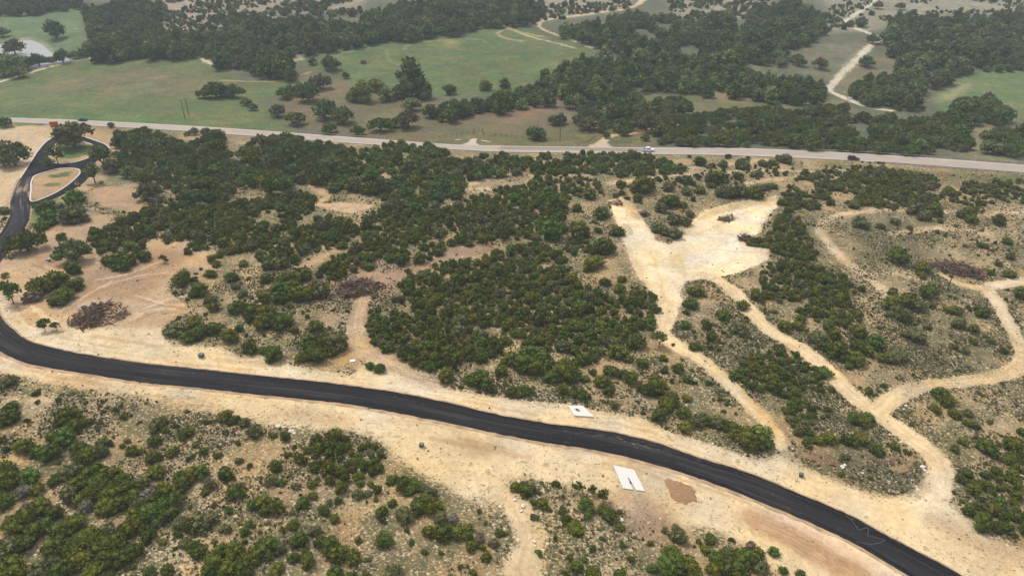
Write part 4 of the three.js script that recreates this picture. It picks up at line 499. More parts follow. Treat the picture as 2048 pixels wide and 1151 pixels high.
lone([[1084, 307, 16], [1056, 317, 26], [1399, 322, 28], [1446, 327, 22], [1484, 325, 36], [1526, 325, 22], [1379, 312, 10], [1456, 312, 14], [1496, 315, 10], [1424, 330, 16], [1274, 346, 18], [1316, 357, 15], [1331, 352, 14], [1286, 370, 50], [1270, 373, 30], [1336, 372, 28], [1371, 357, 28], [1394, 350, 15], [1434, 352, 46], [1420, 355, 28], [1476, 350, 26], [1514, 345, 26], [1374, 382, 24], [1399, 377, 26], [1424, 370, 16], [1450, 383, 36], [1480, 378, 40], [1510, 385, 36], [1465, 385, 30], [1530, 372, 24], [1241, 365, 26], [1244, 385, 15], [1274, 395, 24], [1339, 400, 44], [1322, 415, 28], [1316, 452, 34], [1349, 465, 34], [1330, 460, 26], [1346, 437, 32], [1371, 440, 28], [1379, 425, 22], [1364, 407, 22], [1386, 397, 14], [1231, 390, 14], [1254, 395, 12], [1189, 442, 14], [1571, 315, 34], [1544, 322, 24], [1546, 370, 22], [1758, 324, 9], [1725, 323, 6], [1740, 324, 6], [1767, 326, 6]], 'juniper', 'scrub', 'scrub between the highway and the limestone pad');
lone([[17, 760, 34], [72, 785, 18], [116, 797, 14], [24, 812, 34], [20, 833, 42], [8, 840, 30], [141, 828, 46], [118, 842, 26], [150, 848, 40], [133, 872, 48], [108, 870, 34], [180, 842, 17], [199, 810, 10], [231, 818, 13], [250, 830, 19], [8, 876, 18], [12, 898, 16], [52, 890, 44], [80, 900, 40], [102, 905, 46], [214, 882, 30], [160, 897, 46], [185, 905, 40], [200, 902, 38], [172, 915, 44], [255, 880, 15], [265, 899, 28], [245, 890, 14], [315, 848, 36], [325, 840, 26], [75, 803, 12], [160, 835, 20]], 'juniper', 'juniper', 'speckled slope under the left bend of the road');
lone([[112, 955, 34], [135, 943, 42], [155, 938, 36], [112, 1025, 32], [15, 935, 46], [20, 960, 50], [60, 948, 46], [50, 982, 32, 'silver'], [75, 975, 36], [85, 1010, 46], [60, 1030, 50], [30, 1050, 50], [10, 1000, 42], [70, 1060, 54], [20, 1090, 58], [50, 1085, 46], [30, 1130, 60], [12, 1118, 42], [5, 975, 30], [52, 1014, 22, 'silver'], [95, 1040, 30]], 'juniper', 'juniper', 'thicket in the bottom left corner');
lone([[140, 985, 44, 'grey'], [160, 966, 46], [190, 942, 50], [215, 945, 46], [200, 966, 54], [175, 990, 50], [225, 986, 50], [255, 976, 42], [215, 1010, 50], [240, 1006, 40], [270, 990, 40], [285, 966, 36], [300, 990, 44, 'silver'], [330, 985, 50], [350, 1000, 44], [300, 1020, 50], [340, 1025, 46], [270, 1030, 40], [290, 1038, 34], [360, 1045, 34], [172, 1012, 30, 'silver'], [320, 1040, 30], [280, 1008, 40], [245, 960, 40], [330, 1010, 40], [312, 1045, 24, 'silver']], 'juniper', 'juniper', 'long thicket in the lower left');
lone([[150, 1045, 50], [120, 1060, 50], [180, 1070, 56], [145, 1090, 58], [110, 1095, 50], [160, 1120, 58], [200, 1105, 56], [130, 1138, 54], [185, 1142, 50], [230, 1085, 50], [255, 1060, 44], [280, 1050, 36], [300, 1070, 36], [240, 1115, 50], [270, 1100, 40], [215, 1060, 40], [80, 1138, 44], [205, 1080, 40], [145, 1106, 26, 'silver'], [228, 1088, 20, 'silver'], [300, 1140, 24], [337, 1140, 30], [220, 1146, 20], [110, 1118, 36]], 'juniper', 'juniper', 'thicket at the bottom left edge');
lone([[308, 880, 28], [376, 860, 30], [368, 868, 26], [409, 842, 13], [452, 828, 32, 'moss'], [471, 838, 26], [490, 842, 24, 'grey'], [510, 862, 34], [452, 862, 15], [572, 872, 24], [544, 870, 16], [347, 900, 27], [408, 900, 20], [390, 889, 15], [436, 909, 18], [478, 919, 18], [476, 885, 13], [575, 909, 13], [553, 931, 28], [307, 913, 32], [312, 938, 38], [316, 945, 30], [382, 945, 44], [400, 940, 40], [362, 950, 32], [368, 963, 44], [452, 946, 38], [420, 968, 28], [410, 983, 20], [472, 983, 38], [462, 992, 26], [457, 1019, 18], [505, 1010, 26], [490, 1062, 22], [502, 1048, 18], [452, 1056, 26, 'grey'], [405, 1040, 54], [382, 1052, 36], [355, 1068, 18], [325, 1083, 19], [385, 1090, 34], [398, 1103, 34], [370, 1085, 26, 'grey'], [430, 1120, 46], [470, 1100, 50], [500, 1110, 50], [455, 1136, 50], [490, 1140, 46], [440, 1100, 36], [420, 1140, 36], [478, 970, 20], [330, 858, 18]], 'juniper', 'juniper', 'speckled slope below the road, left of centre');
lone([[552, 930, 28], [542, 959, 32], [560, 963, 22], [624, 966, 24], [575, 909, 12], [527, 1000, 36], [552, 1013, 38], [530, 1020, 28], [607, 1003, 34], [627, 988, 22], [647, 1018, 28], [660, 1003, 16], [677, 1000, 18], [670, 1035, 24], [587, 1047, 26], [567, 1060, 13], [630, 1060, 28, 'grey'], [600, 1078, 38], [537, 1090, 50], [520, 1102, 36], [560, 1095, 30], [662, 1090, 50], [674, 1106, 44], [704, 1112, 38], [645, 1085, 34], [717, 1078, 18], [587, 1115, 28], [617, 1120, 38], [610, 1104, 16], [555, 1136, 34, 'moss'], [516, 1120, 20], [672, 1146, 40], [785, 1146, 42], [732, 1146, 14], [764, 1022, 28], [784, 1005, 20], [767, 1040, 16], [808, 1028, 40], [770, 1077, 40], [814, 1060, 13], [823, 1083, 16], [849, 1103, 15], [882, 1104, 12], [705, 1146, 20], [590, 970, 20, 'grey']], 'juniper', 'juniper', 'speckled slope at the bottom, left of the dirt track');
lone([[787, 955, 28], [807, 968, 38], [830, 965, 34], [820, 978, 30], [862, 985, 28], [845, 975, 26], [837, 1013, 42], [867, 1013, 42], [850, 1000, 34], [882, 1033, 30, 'grey'], [862, 1060, 36], [887, 1063, 42], [917, 1060, 50], [935, 1068, 30, 'deep'], [942, 1090, 28], [964, 1093, 18], [972, 1113, 26], [1000, 1065, 20], [988, 1085, 24, 'rust'], [947, 1146, 20], [905, 1035, 24, 'silver'], [960, 1075, 26, 'rust']], 'juniper', 'juniper', 'lower verge edge, left of the dirt track');
lone([[1051, 978, 40], [1030, 972, 24], [1084, 1005, 28], [1066, 1003, 16], [1112, 967, 18], [1156, 978, 24, 'deep', 'sapling'], [1184, 983, 20, 'deep', 'sapling'], [1171, 1003, 38], [1206, 995, 28, 'moss', 'sapling'], [1216, 1025, 38], [1204, 1018, 26], [1176, 1030, 24], [1134, 1038, 24], [1149, 1053, 38], [1160, 1066, 16], [1069, 1033, 18, 'grey'], [1239, 1053, 20], [1244, 1088, 16], [1185, 1095, 17], [1300, 1085, 14], [1079, 1105, 18], [1169, 1118, 14], [1139, 1115, 16], [1154, 1133, 28], [1184, 1143, 36], [1131, 1148, 16], [1261, 1118, 17], [1239, 1146, 30], [1110, 1075, 10], [1125, 1020, 18, 'grey']], 'juniper', 'juniper', 'stony slope right of the bottom dirt track');
lone([[1331, 1060, 17], [1351, 1056, 22], [1356, 1070, 38, 'grey'], [1344, 1103, 38], [1350, 1120, 56], [1334, 1133, 48], [1374, 1128, 44], [1386, 1142, 36], [1306, 1136, 24], [1419, 1078, 28], [1399, 1083, 14], [1436, 1115, 44], [1454, 1128, 52], [1474, 1138, 50], [1486, 1113, 50], [1429, 1138, 38], [1460, 1105, 40], [1514, 1108, 34, 'moss'], [1521, 1135, 36, 'grey'], [1548, 1103, 24, 'bright'], [1566, 1140, 22], [1600, 1146, 24], [1500, 1092, 26, 'rust'], [1410, 1098, 24]], 'juniper', 'juniper', 'bottom edge below the spread of brown soil');
lone([[565, 135, 58, 'forest'], [545, 142, 36, 'forest'], [662, 128, 42], [625, 124, 18], [691, 152, 16], [580, 182, 32], [617, 190, 50, 'forest'], [570, 190, 30], [640, 168, 40, 'grey'], [555, 225, 32, 'grey'], [593, 240, 38], [650, 224, 50], [687, 235, 46], [660, 258, 32, 'bright'], [717, 263, 26, 'bright'], [762, 252, 40, 'bright'], [790, 246, 32], [817, 243, 46, 'grey'], [822, 212, 36, 'pale'], [862, 226, 34], [897, 214, 28, 'bright'], [925, 222, 42], [910, 228, 30], [493, 205, 22], [506, 215, 20], [410, 188, 30, 'deep'], [432, 185, 40, 'deep'], [452, 184, 34], [468, 186, 34]], 'oak', 'oak', 'valley trees above the left half of the highway');
lone([[724, 187, 44], [752, 172, 30], [774, 190, 32, 'pale'], [824, 172, 60], [800, 185, 32], [850, 182, 38], [900, 180, 24], [970, 170, 26, 'pale'], [1010, 168, 22], [1090, 150, 22], [1150, 133, 26, 'lime'], [1210, 118, 34, 'pale'], [1280, 120, 38, 'pale'], [1460, 122, 44, 'lime'], [1385, 132, 28], [705, 192, 24]], 'broadleaf', 'creek', 'tall creek trees at the foot of the green field');
lone([[113, 66, 44, 'forest'], [31, 100, 36], [78, 122, 34, 'forest'], [25, 134, 44, 'pale'], [58, 128, 30, 'deep'], [12, 122, 36, 'oak'], [38, 146, 34, 'pale'], [150, 112, 22, 'pale'], [8, 142, 38, 'lime'], [45, 132, 32], [6, 66, 28, 'pale'], [126, 117, 30, 'forest'], [102, 122, 22, 'pale'], [163, 111, 20], [182, 98, 36, 'pale'], [200, 106, 26], [1120, 240, 30], [1107, 243, 24], [1068, 269, 34], [1078, 272, 30], [1214, 272, 16, 'bright'], [1290, 276, 20], [1322, 284, 18], [1334, 282, 16], [1290, 184, 16], [1300, 177, 22], [1314, 172, 20], [1640, 130, 28], [1732, 125, 30, 'forest'], [1720, 46, 26], [1755, 12, 20], [1800, 14, 20], [1650, 36, 26], [1745, 80, 26], [1640, 52, 20], [1612, 290, 15], [1635, 292, 16], [1655, 294, 16]], 'oak', 'oak', 'single trees in the open fields');
console.log('plants', PLANTS.length, Object.entries(PLANTS.reduce((o, p) => { o[p.kind] = (o[p.kind] ?? 0) + 1; return o; }, {})).join(' '));
// the plants that show largest stand as objects of their own, at most 300 of a kind; the rest of a kind is one mass
{
  const inView = (q) => q.sx > -q.px * 0.6 && q.sx < PW + q.px * 0.6 && q.sy > -20 && q.sy < PH + q.px * 1.2;
  const NAMES = { juniper: ['juniper_tree', 'juniper'], shrub: ['juniper_shrub', 'shrub'], oak: ['oak_tree', 'oak'], broadleaf: ['creek_tree', 'tree'], sapling: ['sapling', 'sapling'] };
  const SAY = { olive: 'olive green', dark: 'dark green', deep: 'deep green', grey: 'grey green', silver: 'leafless silvery', bright: 'bright green', lime: 'yellow green', moss: 'mossy green', rust: 'rusty brown', pale: 'pale green', oak: 'dull green', forest: 'dark green' };
  for (const q of PLANTS) if (q.kind === 'juniper' && !q.stand && q.px < 21) { q.kind = 'shrub'; q.shape %= 4; }
  for (const kind of Object.keys(NAMES)) {
    const all = PLANTS.filter((q) => q.kind === kind), shown = all.filter(inView).sort((a, b) => b.px - a.px), own = shown.slice(0, 296), rest = shown.slice(296).concat(all.filter((q) => !inView(q)));
    const rows = new Map(); for (const q of own) { const key = q.stand ? 'in ' + q.where : q.where + SAY[q.hue]; if (!rows.has(key)) rows.set(key, []); rows.get(key).push(q); }
    for (const [key, list] of rows) {
      if (list[0].stand) { const ys = list.map((q) => q.sy), y0 = Math.min(...ys), y1 = Math.max(...ys) + 1, count = {}; for (const q of [...list].sort((a, b) => a.sx - b.sx)) { q.row = ['back', 'middle', 'front'][Math.floor((q.sy - y0) / (y1 - y0) * 3)]; q.nth = count[q.row] = (count[q.row] ?? -1) + 1; } }
      list.sort((a, b) => a.sx - b.sx);
      list.forEach((q, n) => {
        const word = NAMES[kind][1], label = q.stand ? `${ORD(q.nth)} ${word} from left in ${q.row} row, ${q.where}` : list.length === 1 ? `only ${SAY[q.hue]} ${word}, ${q.where}` : `${ORD(n)} ${SAY[q.hue]} ${word} from left, ${q.where}`;
        const group = `${word}s, ${q.where}`, G = KIND[kind];
        if (G.trunks) {
          const g = thing(NAMES[kind][0], label, word, group); g.position.copy(q.p); g.rotation.y = q.turn; g.scale.set(q.w * q.ax, q.h, q.w * (2 - q.ax));
          part(g, 'crown', G.shapes[q.shape], HMAT[q.hue]); part(g, 'trunk', G.trunks[q.shape % G.trunks.length], bark);
        } else { const m = new THREE.Mesh(G.shapes[q.shape], HMAT[q.hue]); m.position.copy(q.p); m.rotation.y = q.turn; m.scale.set(q.w * q.ax, q.h, q.w * (2 - q.ax)); add(m, NAMES[kind][0], { label, category: word, group }); }
      });
    }
    if (rest.length) {
      const mass = add(new THREE.Group(), { juniper: 'juniper_wood', shrub: 'low_scrub', oak: 'oak_wood', broadleaf: 'hillside_wood', sapling: 'sapling_growth' }[kind], { kind: 'stuff', category: 'wood', label: { juniper: 'mass of small junipers filling the middle slope and far hills', shrub: 'mass of small scrub bushes on the stony slopes', oak: 'mass of oaks in the woods along the highway', broadleaf: 'mass of hazy trees covering the far hillside', sapling: 'young saplings' }[kind] });
      KIND[kind].shapes.forEach((geo, s) => { const l = rest.filter((q) => q.shape === s); if (!l.length) return; const im = new THREE.InstancedMesh(geo, leafMat(1, 1, 1), l.length), o = new THREE.Object3D(); im.name = 'foliage'; l.forEach((q, i) => { o.position.copy(q.p); o.rotation.y = q.turn; o.scale.set(q.w * q.ax, q.h, q.w * (2 - q.ax)); o.updateMatrix(); im.setMatrixAt(i, o.matrix); im.setColorAt(i, lin(...HUE[q.hue])); }); mass.add(im); }); shade(mass);
    }
  }
}
// grass tufts and loose stones over the scrub
{
  const r = mulberry(91), tuftG = (() => { const gs = []; for (let k = 0; k < 9; k++) { const a = k * 0.7 + r(), q = 0.15 + 0.3 * r(), h = 0.5 + 0.5 * r(), g = new THREE.BufferGeometry(), x = Math.cos(a) * 0.16, z = Math.sin(a) * 0.16; g.setAttribute('position', new THREE.Float32BufferAttribute([x - Math.sin(a) * 0.2, 0, z + Math.cos(a) * 0.2, x + Math.sin(a) * 0.2, 0, z - Math.cos(a) * 0.2, x + Math.cos(a) * q, h, z + Math.sin(a) * q], 3)); g.computeVertexNormals(); gs.push(g); } return mergeGeometries(gs); })();
  const bushG = KIND.shrub.shapes[0];
  const soft = COVER.filter((c) => c.tufts < 0.12 && c.a > 0.7 && c.soft < 6), spots = [[], [], []];
  for (let t = 0; t < 340000; t++) {
    const d = 62 + 255 * Math.sqrt(r()) * (0.35 + 0.65 * r()), z = -d, x = (r() - 0.5) * 2 * (d * 0.72 + 30) , u = r();
    const dens = vn(x * 0.11 + 60, d * 0.11) * 0.7 + vn(x * 0.4, d * 0.4) * 0.3; if (u > Math.max(0.005, sstep(0.34, 0.66, dens)) || d > 300) continue; const bare = soft.some((c) => x > c.box[0] && x < c.box[1] && z > c.box[2] && z < c.box[3] && inside(c.poly, x, z)) || blocked(x, z);
    if (bare && u > 0.005) continue;
    spots[!bare && u < 0.004 ? 2 : r() < 0.8 ? 0 : 1].push([x, z]);
  }
  const spoil = []; for (const c of COVER.filter((q) => ['limestone_pad', 'dirt_track', 'road_verge'].includes(q.tag))) for (let i = 0; i < c.poly.length; i++) { const a = c.poly[i], b = c.poly[(i + 1) % c.poly.length], L = Math.hypot(b[0] - a[0], b[1] - a[1]); if (L > 90) continue; const n = L * (c.tag === 'limestone_pad' ? 3.2 : 0.7); for (let k = 0; k < n; k++) { const t = r(), j = () => (r() + r() - 1) * (c.tag === 'limestone_pad' ? 1.6 : 1.2), x = mix(a[0], b[0], t) + j(), z = mix(a[1], b[1], t) + j(); if (-z > 60 && -z < 330 && vn(x * 0.2, z * 0.2) > 0.4) spoil.push([x, z]); } }
  const o = new THREE.Object3D(), put = (geo, m, l, name, label, cat, size, tall, tint) => { const im = new THREE.InstancedMesh(geo, m, l.length); l.forEach(([x, z], i) => { const s = size[0] + (size[1] - size[0]) * r() ** 2; o.position.set(x, height(x, z) - 0.02, z); o.rotation.set(0, r() * 6.28, 0); o.scale.set(s, s * tall * (0.7 + 0.6 * r()), s); o.updateMatrix(); im.setMatrixAt(i, o.matrix); im.setColorAt(i, tint()); }); add(im, name, { kind: 'stuff', label, category: cat }); };
  put(tuftG, mat(0xffffff, 0.95), spots[0], 'grass_tufts', 'dry grass tufts speckling the stony slopes', 'grass', [0.25, 0.75], 0.6, () => { const k = 0.7 + 0.6 * r(), g = r(); return lin(0.12 * k, (0.108 + 0.02 * g) * k, 0.052 * k); });
  const stone = new THREE.IcosahedronGeometry(0.5, 0); { const p = stone.attributes.position; for (let i = 0; i < p.count; i++) { const k = 0.75 + 0.5 * hash2(Math.round(p.getX(i) * 20), Math.round(p.getY(i) * 20 + p.getZ(i) * 33)); p.setXYZ(i, p.getX(i) * k, p.getY(i) * k * 0.6, p.getZ(i) * k); } stone.computeVertexNormals(); }
  put(stone, mat(0xffffff, 0.95), spots[1], 'loose_stones', 'loose pale limestone rubble scattered over the slopes', 'stones', [0.12, 0.4], 1, () => { const k = 0.75 + 0.5 * r(); return lin(0.5 * k, 0.43 * k, 0.33 * k); });
  put(stone, mat(0xffffff, 0.95), spoil, 'spoil_rubble', 'limestone rubble pushed up along the edges of pad, tracks and verge', 'rubble', [0.18, 0.85], 0.9, () => { const k = 0.7 + 0.5 * r(); return lin(0.52 * k, 0.42 * k, 0.29 * k); });
  put(bushG, leafMat(1, 1, 1), spots[2].concat(spots[0].filter((_, i) => i % 50 === 7)), 'ground_scrub', 'knee high dark bushes dotted over the stony slopes', 'scrub', [0.5, 1.5], 0.8, () => { const c = HUE[['olive', 'deep', 'grey', 'moss'][Math.floor(r() * 4)]], k = 0.85 + 0.4 * r(); return lin(c[0] * k, c[1] * k, c[2] * k); });
  console.log('tufts', spots.map((s) => s.length).join(' '));
}
console.log('plants placed', Date.now() - T0);
// ------------------------------------------------------------------ built things
const col = (r, g, b) => { const c = base(r, g, b); return new THREE.Color().setRGB(c[0] / 255, c[1] / 255, c[2] / 255, THREE.SRGBColorSpace); };
const V3 = (x, y, z) => new THREE.Vector3(x, y, z);
const box = (w, h, d, x = 0, y = 0, z = 0, r = 0.02) => new RoundedBoxGeometry(w, h, d, 1, Math.min(r, w / 3, h / 3, d / 3)).translate(x, y, z);
const cyl = (r0, r1, h, x = 0, y = 0, z = 0, n = 10) => new THREE.CylinderGeometry(r0, r1, h, n).translate(x, y, z);
const plain = (gs) => mergeGeometries(gs.map((g) => { const q = g.index ? g.toNonIndexed() : g; for (const k of Object.keys(q.attributes)) if (!['position', 'normal'].includes(k)) q.deleteAttribute(k); return q; }));
function heading(px, py, L = hwyN, R = hwyS) { const p = place(px, py); let best = 0, bd = 1e9; for (let i = 1; i < L.length - 1; i++) { const d = Math.hypot((L[i][0] + R[i][0]) / 2 - p.x, (L[i][1] + R[i][1]) / 2 - p.z); if (d < bd) { bd = d; best = i; } } return Math.atan2(-(L[best + 1][1] - L[best - 1][1]), L[best + 1][0] - L[best - 1][0]); }
// --- vehicles, nose towards +x
const glass = new THREE.MeshPhysicalMaterial({ color: lin(0.02, 0.025, 0.03), roughness: 0.08 }), tyre = mat(lin(0.02, 0.02, 0.02), 0.9), rim = mat(lin(0.45, 0.45, 0.46), 0.35, { metalness: 0.8 }), chrome = mat(lin(0.7, 0.7, 0.68), 0.4), tail = mat(lin(0.35, 0.02, 0.02), 0.3), lampGlass = mat(lin(0.75, 0.75, 0.7), 0.15);
function profile(pts, width, bevel = 0.06) { const s = new THREE.Shape(pts.map(([x, y]) => new THREE.Vector2(x, y))), g = new THREE.ExtrudeGeometry(s, { depth: width - 2 * bevel, bevelEnabled: true, bevelThickness: bevel, bevelSize: bevel, bevelSegments: 2 }); g.translate(0, 0, -width / 2 + bevel); return g; }
function wheels(g, xs, half, r) { for (const x of xs) for (const s of [-1, 1]) { const t = part(g, 'wheel', new THREE.CylinderGeometry(r, r, 0.24, 16).rotateX(Math.PI / 2).translate(x, r, s * half), tyre); part(t, 'rim', new THREE.CylinderGeometry(r * 0.6, r * 0.6, 0.26, 12).rotateX(Math.PI / 2).translate(x, r, s * half), rim); } }
function vehicle(px, py, flip, name, label, paint, style) {
  const g = thing(name, label, style === 'pickup' ? 'pickup' : 'car'), p = place(px, py); g.position.set(p.x, p.y + 0.33, p.z); g.rotation.y = heading(px, py) + (flip ? Math.PI : 0);
  const m = new THREE.MeshPhysicalMaterial({ color: paint, roughness: 0.35, clearcoat: 0.7, clearcoatRoughness: 0.1 }), W = style === 'pickup' ? 1.98 : 1.84;
  if (style === 'pickup') {
    part(g, 'body', profile([[-2.8, 0.45], [-2.8, 1.15], [-0.9, 1.15], [-0.85, 1.2], [1.15, 1.2], [1.35, 1.12], [2.7, 1.0], [2.85, 0.8], [2.85, 0.42]], W), m);
    part(g, 'cab', profile([[-1.0, 1.18], [-0.85, 1.82], [-0.7, 1.9], [0.55, 1.9], [0.72, 1.84], [1.3, 1.16]], W - 0.24, 0.1), m);
    const b = part(g, 'bed', box(1.7, 0.06, W - 0.3, -1.85, 1.2, 0), mat(lin(0.03, 0.03, 0.03), 0.8)); part(b, 'tailgate', box(0.08, 0.5, W - 0.2, -2.84, 0.95, 0), m);
    part(g, 'windscreen', box(0.05, 0.74, W - 0.42, 1.02, 1.53, 0).translate(-1.02, -1.53, 0).rotateZ(0.72).translate(1.04, 1.56, 0), glass);
    for (const s of [-1, 1]) for (const [x, w] of [[-0.45, 0.72], [0.4, 0.72]]) part(g, 'side_window', box(w, 0.42, 0.03, x, 1.56, s * (W / 2 - 0.11)), glass);
    wheels(g, [-1.75, 1.8], W / 2 - 0.12, 0.4);
  } else {
    const suv = style === 'suv';
    part(g, 'body', profile(suv ? [[-2.4, 0.4], [-2.45, 1.0], [-2.3, 1.12], [1.1, 1.1], [2.25, 0.95], [2.42, 0.75], [2.4, 0.38]] : [[-2.3, 0.35], [-2.35, 0.85], [-2.15, 0.98], [1.05, 0.95], [2.15, 0.78], [2.33, 0.6], [2.3, 0.32]], W), m);
    part(g, 'cabin', profile(suv ? [[-2.25, 1.1], [-2.1, 1.62], [-1.9, 1.72], [0.2, 1.74], [0.4, 1.7], [1.1, 1.1]] : [[-1.75, 0.95], [-1.1, 1.38], [-0.9, 1.44], [0.15, 1.44], [0.35, 1.4], [1.05, 0.95]], W - 0.26, 0.12), glass);
    part(g, 'roof', box(suv ? 2.1 : 1.15, 0.06, W - 0.42, suv ? -0.85 : -0.4, suv ? 1.87 : 1.57, 0), m);
    wheels(g, [-1.42, 1.42], W / 2 - 0.12, suv ? 0.37 : 0.33);
  }
  for (const s of [-1, 1]) { part(g, 'headlight', box(0.08, 0.14, 0.34, style === 'pickup' ? 2.86 : 2.42, 0.72, s * (W / 2 - 0.3)), lampGlass); part(g, 'tail_light', box(0.06, 0.2, 0.22, style === 'pickup' ? -2.88 : -2.45, 0.86, s * (W / 2 - 0.2)), tail); }
  part(g, 'bumper', box(0.16, 0.2, W - 0.06, style === 'pickup' ? 2.88 : 2.42, 0.45, 0), style === 'pickup' ? chrome : m);
  shade(g); return g;
}
vehicle(165.5, 242.5, true, 'car', 'dark blue car on the left end of the highway', lin(0.012, 0.022, 0.07), 'sedan');
vehicle(1296, 303.5, false, 'pickup_truck', 'white pickup driving on the middle of the highway', lin(0.78, 0.8, 0.83), 'pickup');
vehicle(1706.5, 320.5, false, 'car', 'dark red car on the highway by the right guardrail', lin(0.1, 0.006, 0.022), 'suv');
{ // small off-road buggy beside the loop drive
  const g = thing('utility_vehicle', 'black off road buggy parked in the weeds below the loop drive', 'buggy'), p = place(121.5, 415.5), k = mat(lin(0.012, 0.013, 0.018), 0.4); g.position.copy(p); g.rotation.y = 1.1;
  part(g, 'body', profile([[-1.4, 0.45], [-1.4, 0.95], [-0.4, 0.95], [-0.35, 0.6], [0.5, 0.6], [0.6, 1.0], [1.35, 0.85], [1.45, 0.5]], 1.5), k); part(g, 'roof', box(1.5, 0.08, 1.45, -0.05, 1.9, 0), k);
  for (const s of [-1, 1]) for (const x of [-0.75, 0.65]) part(g, 'roof_post', limb(V3(x * 1.1, 0.9, s * 0.68), V3(x, 1.88, s * 0.66), 0.04, 0.04), k);
  part(g, 'windscreen', box(0.04, 0.75, 1.3, 0.72, 1.42, 0), new THREE.MeshPhysicalMaterial({ color: lin(0.2, 0.25, 0.32), roughness: 0.1 })); part(g, 'seat', box(0.5, 0.5, 1.25, -0.3, 1.0, 0), tyre); wheels(g, [-0.95, 0.95], 0.72, 0.34); shade(g);
  const c = thing('cooler', 'small white cooler box left of the black buggy', 'cooler'); c.position.copy(place(108.5, 416)); part(c, 'box', box(1.0, 0.5, 0.55, 0, 0.25, 0), mat(lin(0.8, 0.8, 0.8), 0.5)); part(c, 'lid', box(1.04, 0.12, 0.58, 0, 0.56, 0), mat(lin(0.75, 0.77, 0.8), 0.5)); shade(c);
  const r = thing('road_roller', 'small yellow and black road roller on the lower loop drive', 'roller'), y = mat(lin(0.5, 0.3, 0.08), 0.5); r.position.copy(place(155, 372)); r.position.y += 0.06; r.rotation.y = 0.5;
  part(r, 'body', plain([box(1.3, 0.5, 0.9, 0, 0.75, 0), box(0.5, 0.45, 0.8, -0.5, 1.15, 0)]), y); for (const x of [-0.72, 0.72]) part(r, 'drum', new THREE.CylinderGeometry(0.38, 0.38, 1.0, 18).rotateX(Math.PI / 2).translate(x, 0.38, 0), k); part(r, 'seat', box(0.4, 0.45, 0.5, 0.1, 1.2, 0), k); part(r, 'roll_bar', plain([limb(V3(-0.2, 1, 0.4), V3(-0.2, 2, 0.4), 0.04, 0.04), limb(V3(-0.2, 1, -0.4), V3(-0.2, 2, -0.4), 0.04, 0.04), box(0.9, 0.06, 0.95, 0.05, 2, 0)]), k); shade(r);
}
{ // rust coloured board at the highway and the drum below it
  const g = thing('sign_board', 'rust orange board standing beside the highway above the loop drive', 'board'), p = place(109.5, 255.5), t = stripTexture(128, 128, (u, v, i, j) => { const n = 0.75 + 0.45 * vn(u * 9, v * 9) + 0.15 * (PERM[(i * 31 + j * 77) & 65535] - 0.5), c = base(196, 108, 56); return c.map((q) => q * n); }); t.wrapS = THREE.ClampToEdgeWrapping;
  g.position.copy(p); g.rotation.y = 0.18; const b = new THREE.BoxGeometry(3.9, 2.9, 0.22).translate(0, 1.75, 0); part(g, 'panel', b, mat(0xffffff, 0.85, { map: t })); for (const x of [-1.6, 1.6]) part(g, 'post', cyl(0.09, 0.09, 3.3, x, 1.6, -0.2, 8), mat(col(120, 74, 50), 0.9)); shade(g);
  const d = thing('drum', 'small dark drum on bare soil below the rust orange board', 'drum'); d.position.copy(place(112, 262.5)); part(d, 'barrel', cyl(0.42, 0.42, 1.1, 0, 0.55, 0, 14), mat(col(84, 66, 58), 0.7)); part(d, 'lid', cyl(0.44, 0.44, 0.06, 0, 1.12, 0, 14), mat(col(70, 58, 54), 0.6)); shade(d);
  const w = mat(lin(0.72, 0.72, 0.7), 0.6), q = thing('pipe', 'long white pipe lying at the edge of the trees below the loop', 'pipe'), a = place(281, 396), e = place(313, 399.5); const mid = a.clone().add(e).multiplyScalar(0.5), L = a.distanceTo(e);
  q.position.copy(mid); q.rotation.y = Math.atan2(-(e.z - a.z), e.x - a.x); part(q, 'tube', new THREE.LatheGeometry([[0.36, -L / 2], [0.42, -L / 2], [0.42, L / 2], [0.36, L / 2], [0.36, -L / 2]].map(([x, y]) => new THREE.Vector2(x, y)), 16).rotateZ(Math.PI / 2).translate(0, 0.42, 0), w); for (const s of [-1, 1]) part(q, 'collar', new THREE.TorusGeometry(0.44, 0.06, 6, 16).rotateY(Math.PI / 2).translate(s * L * 0.46, 0.44, 0), w); shade(q);
  const bar = thing('barricade', 'narrow white barricade at the right junction of the loop drive', 'barricade'), pb = place(185, 341); bar.position.copy(pb); bar.rotation.y = 1.25; for (const y of [0.5, 0.9]) part(bar, 'rail', box(3.0, 0.26, 0.06, 0, y, 0), w); for (const x of [-1.2, 1.2]) part(bar, 'leg', box(0.08, 1.15, 0.5, x, 0.575, 0), w); shade(bar);
}
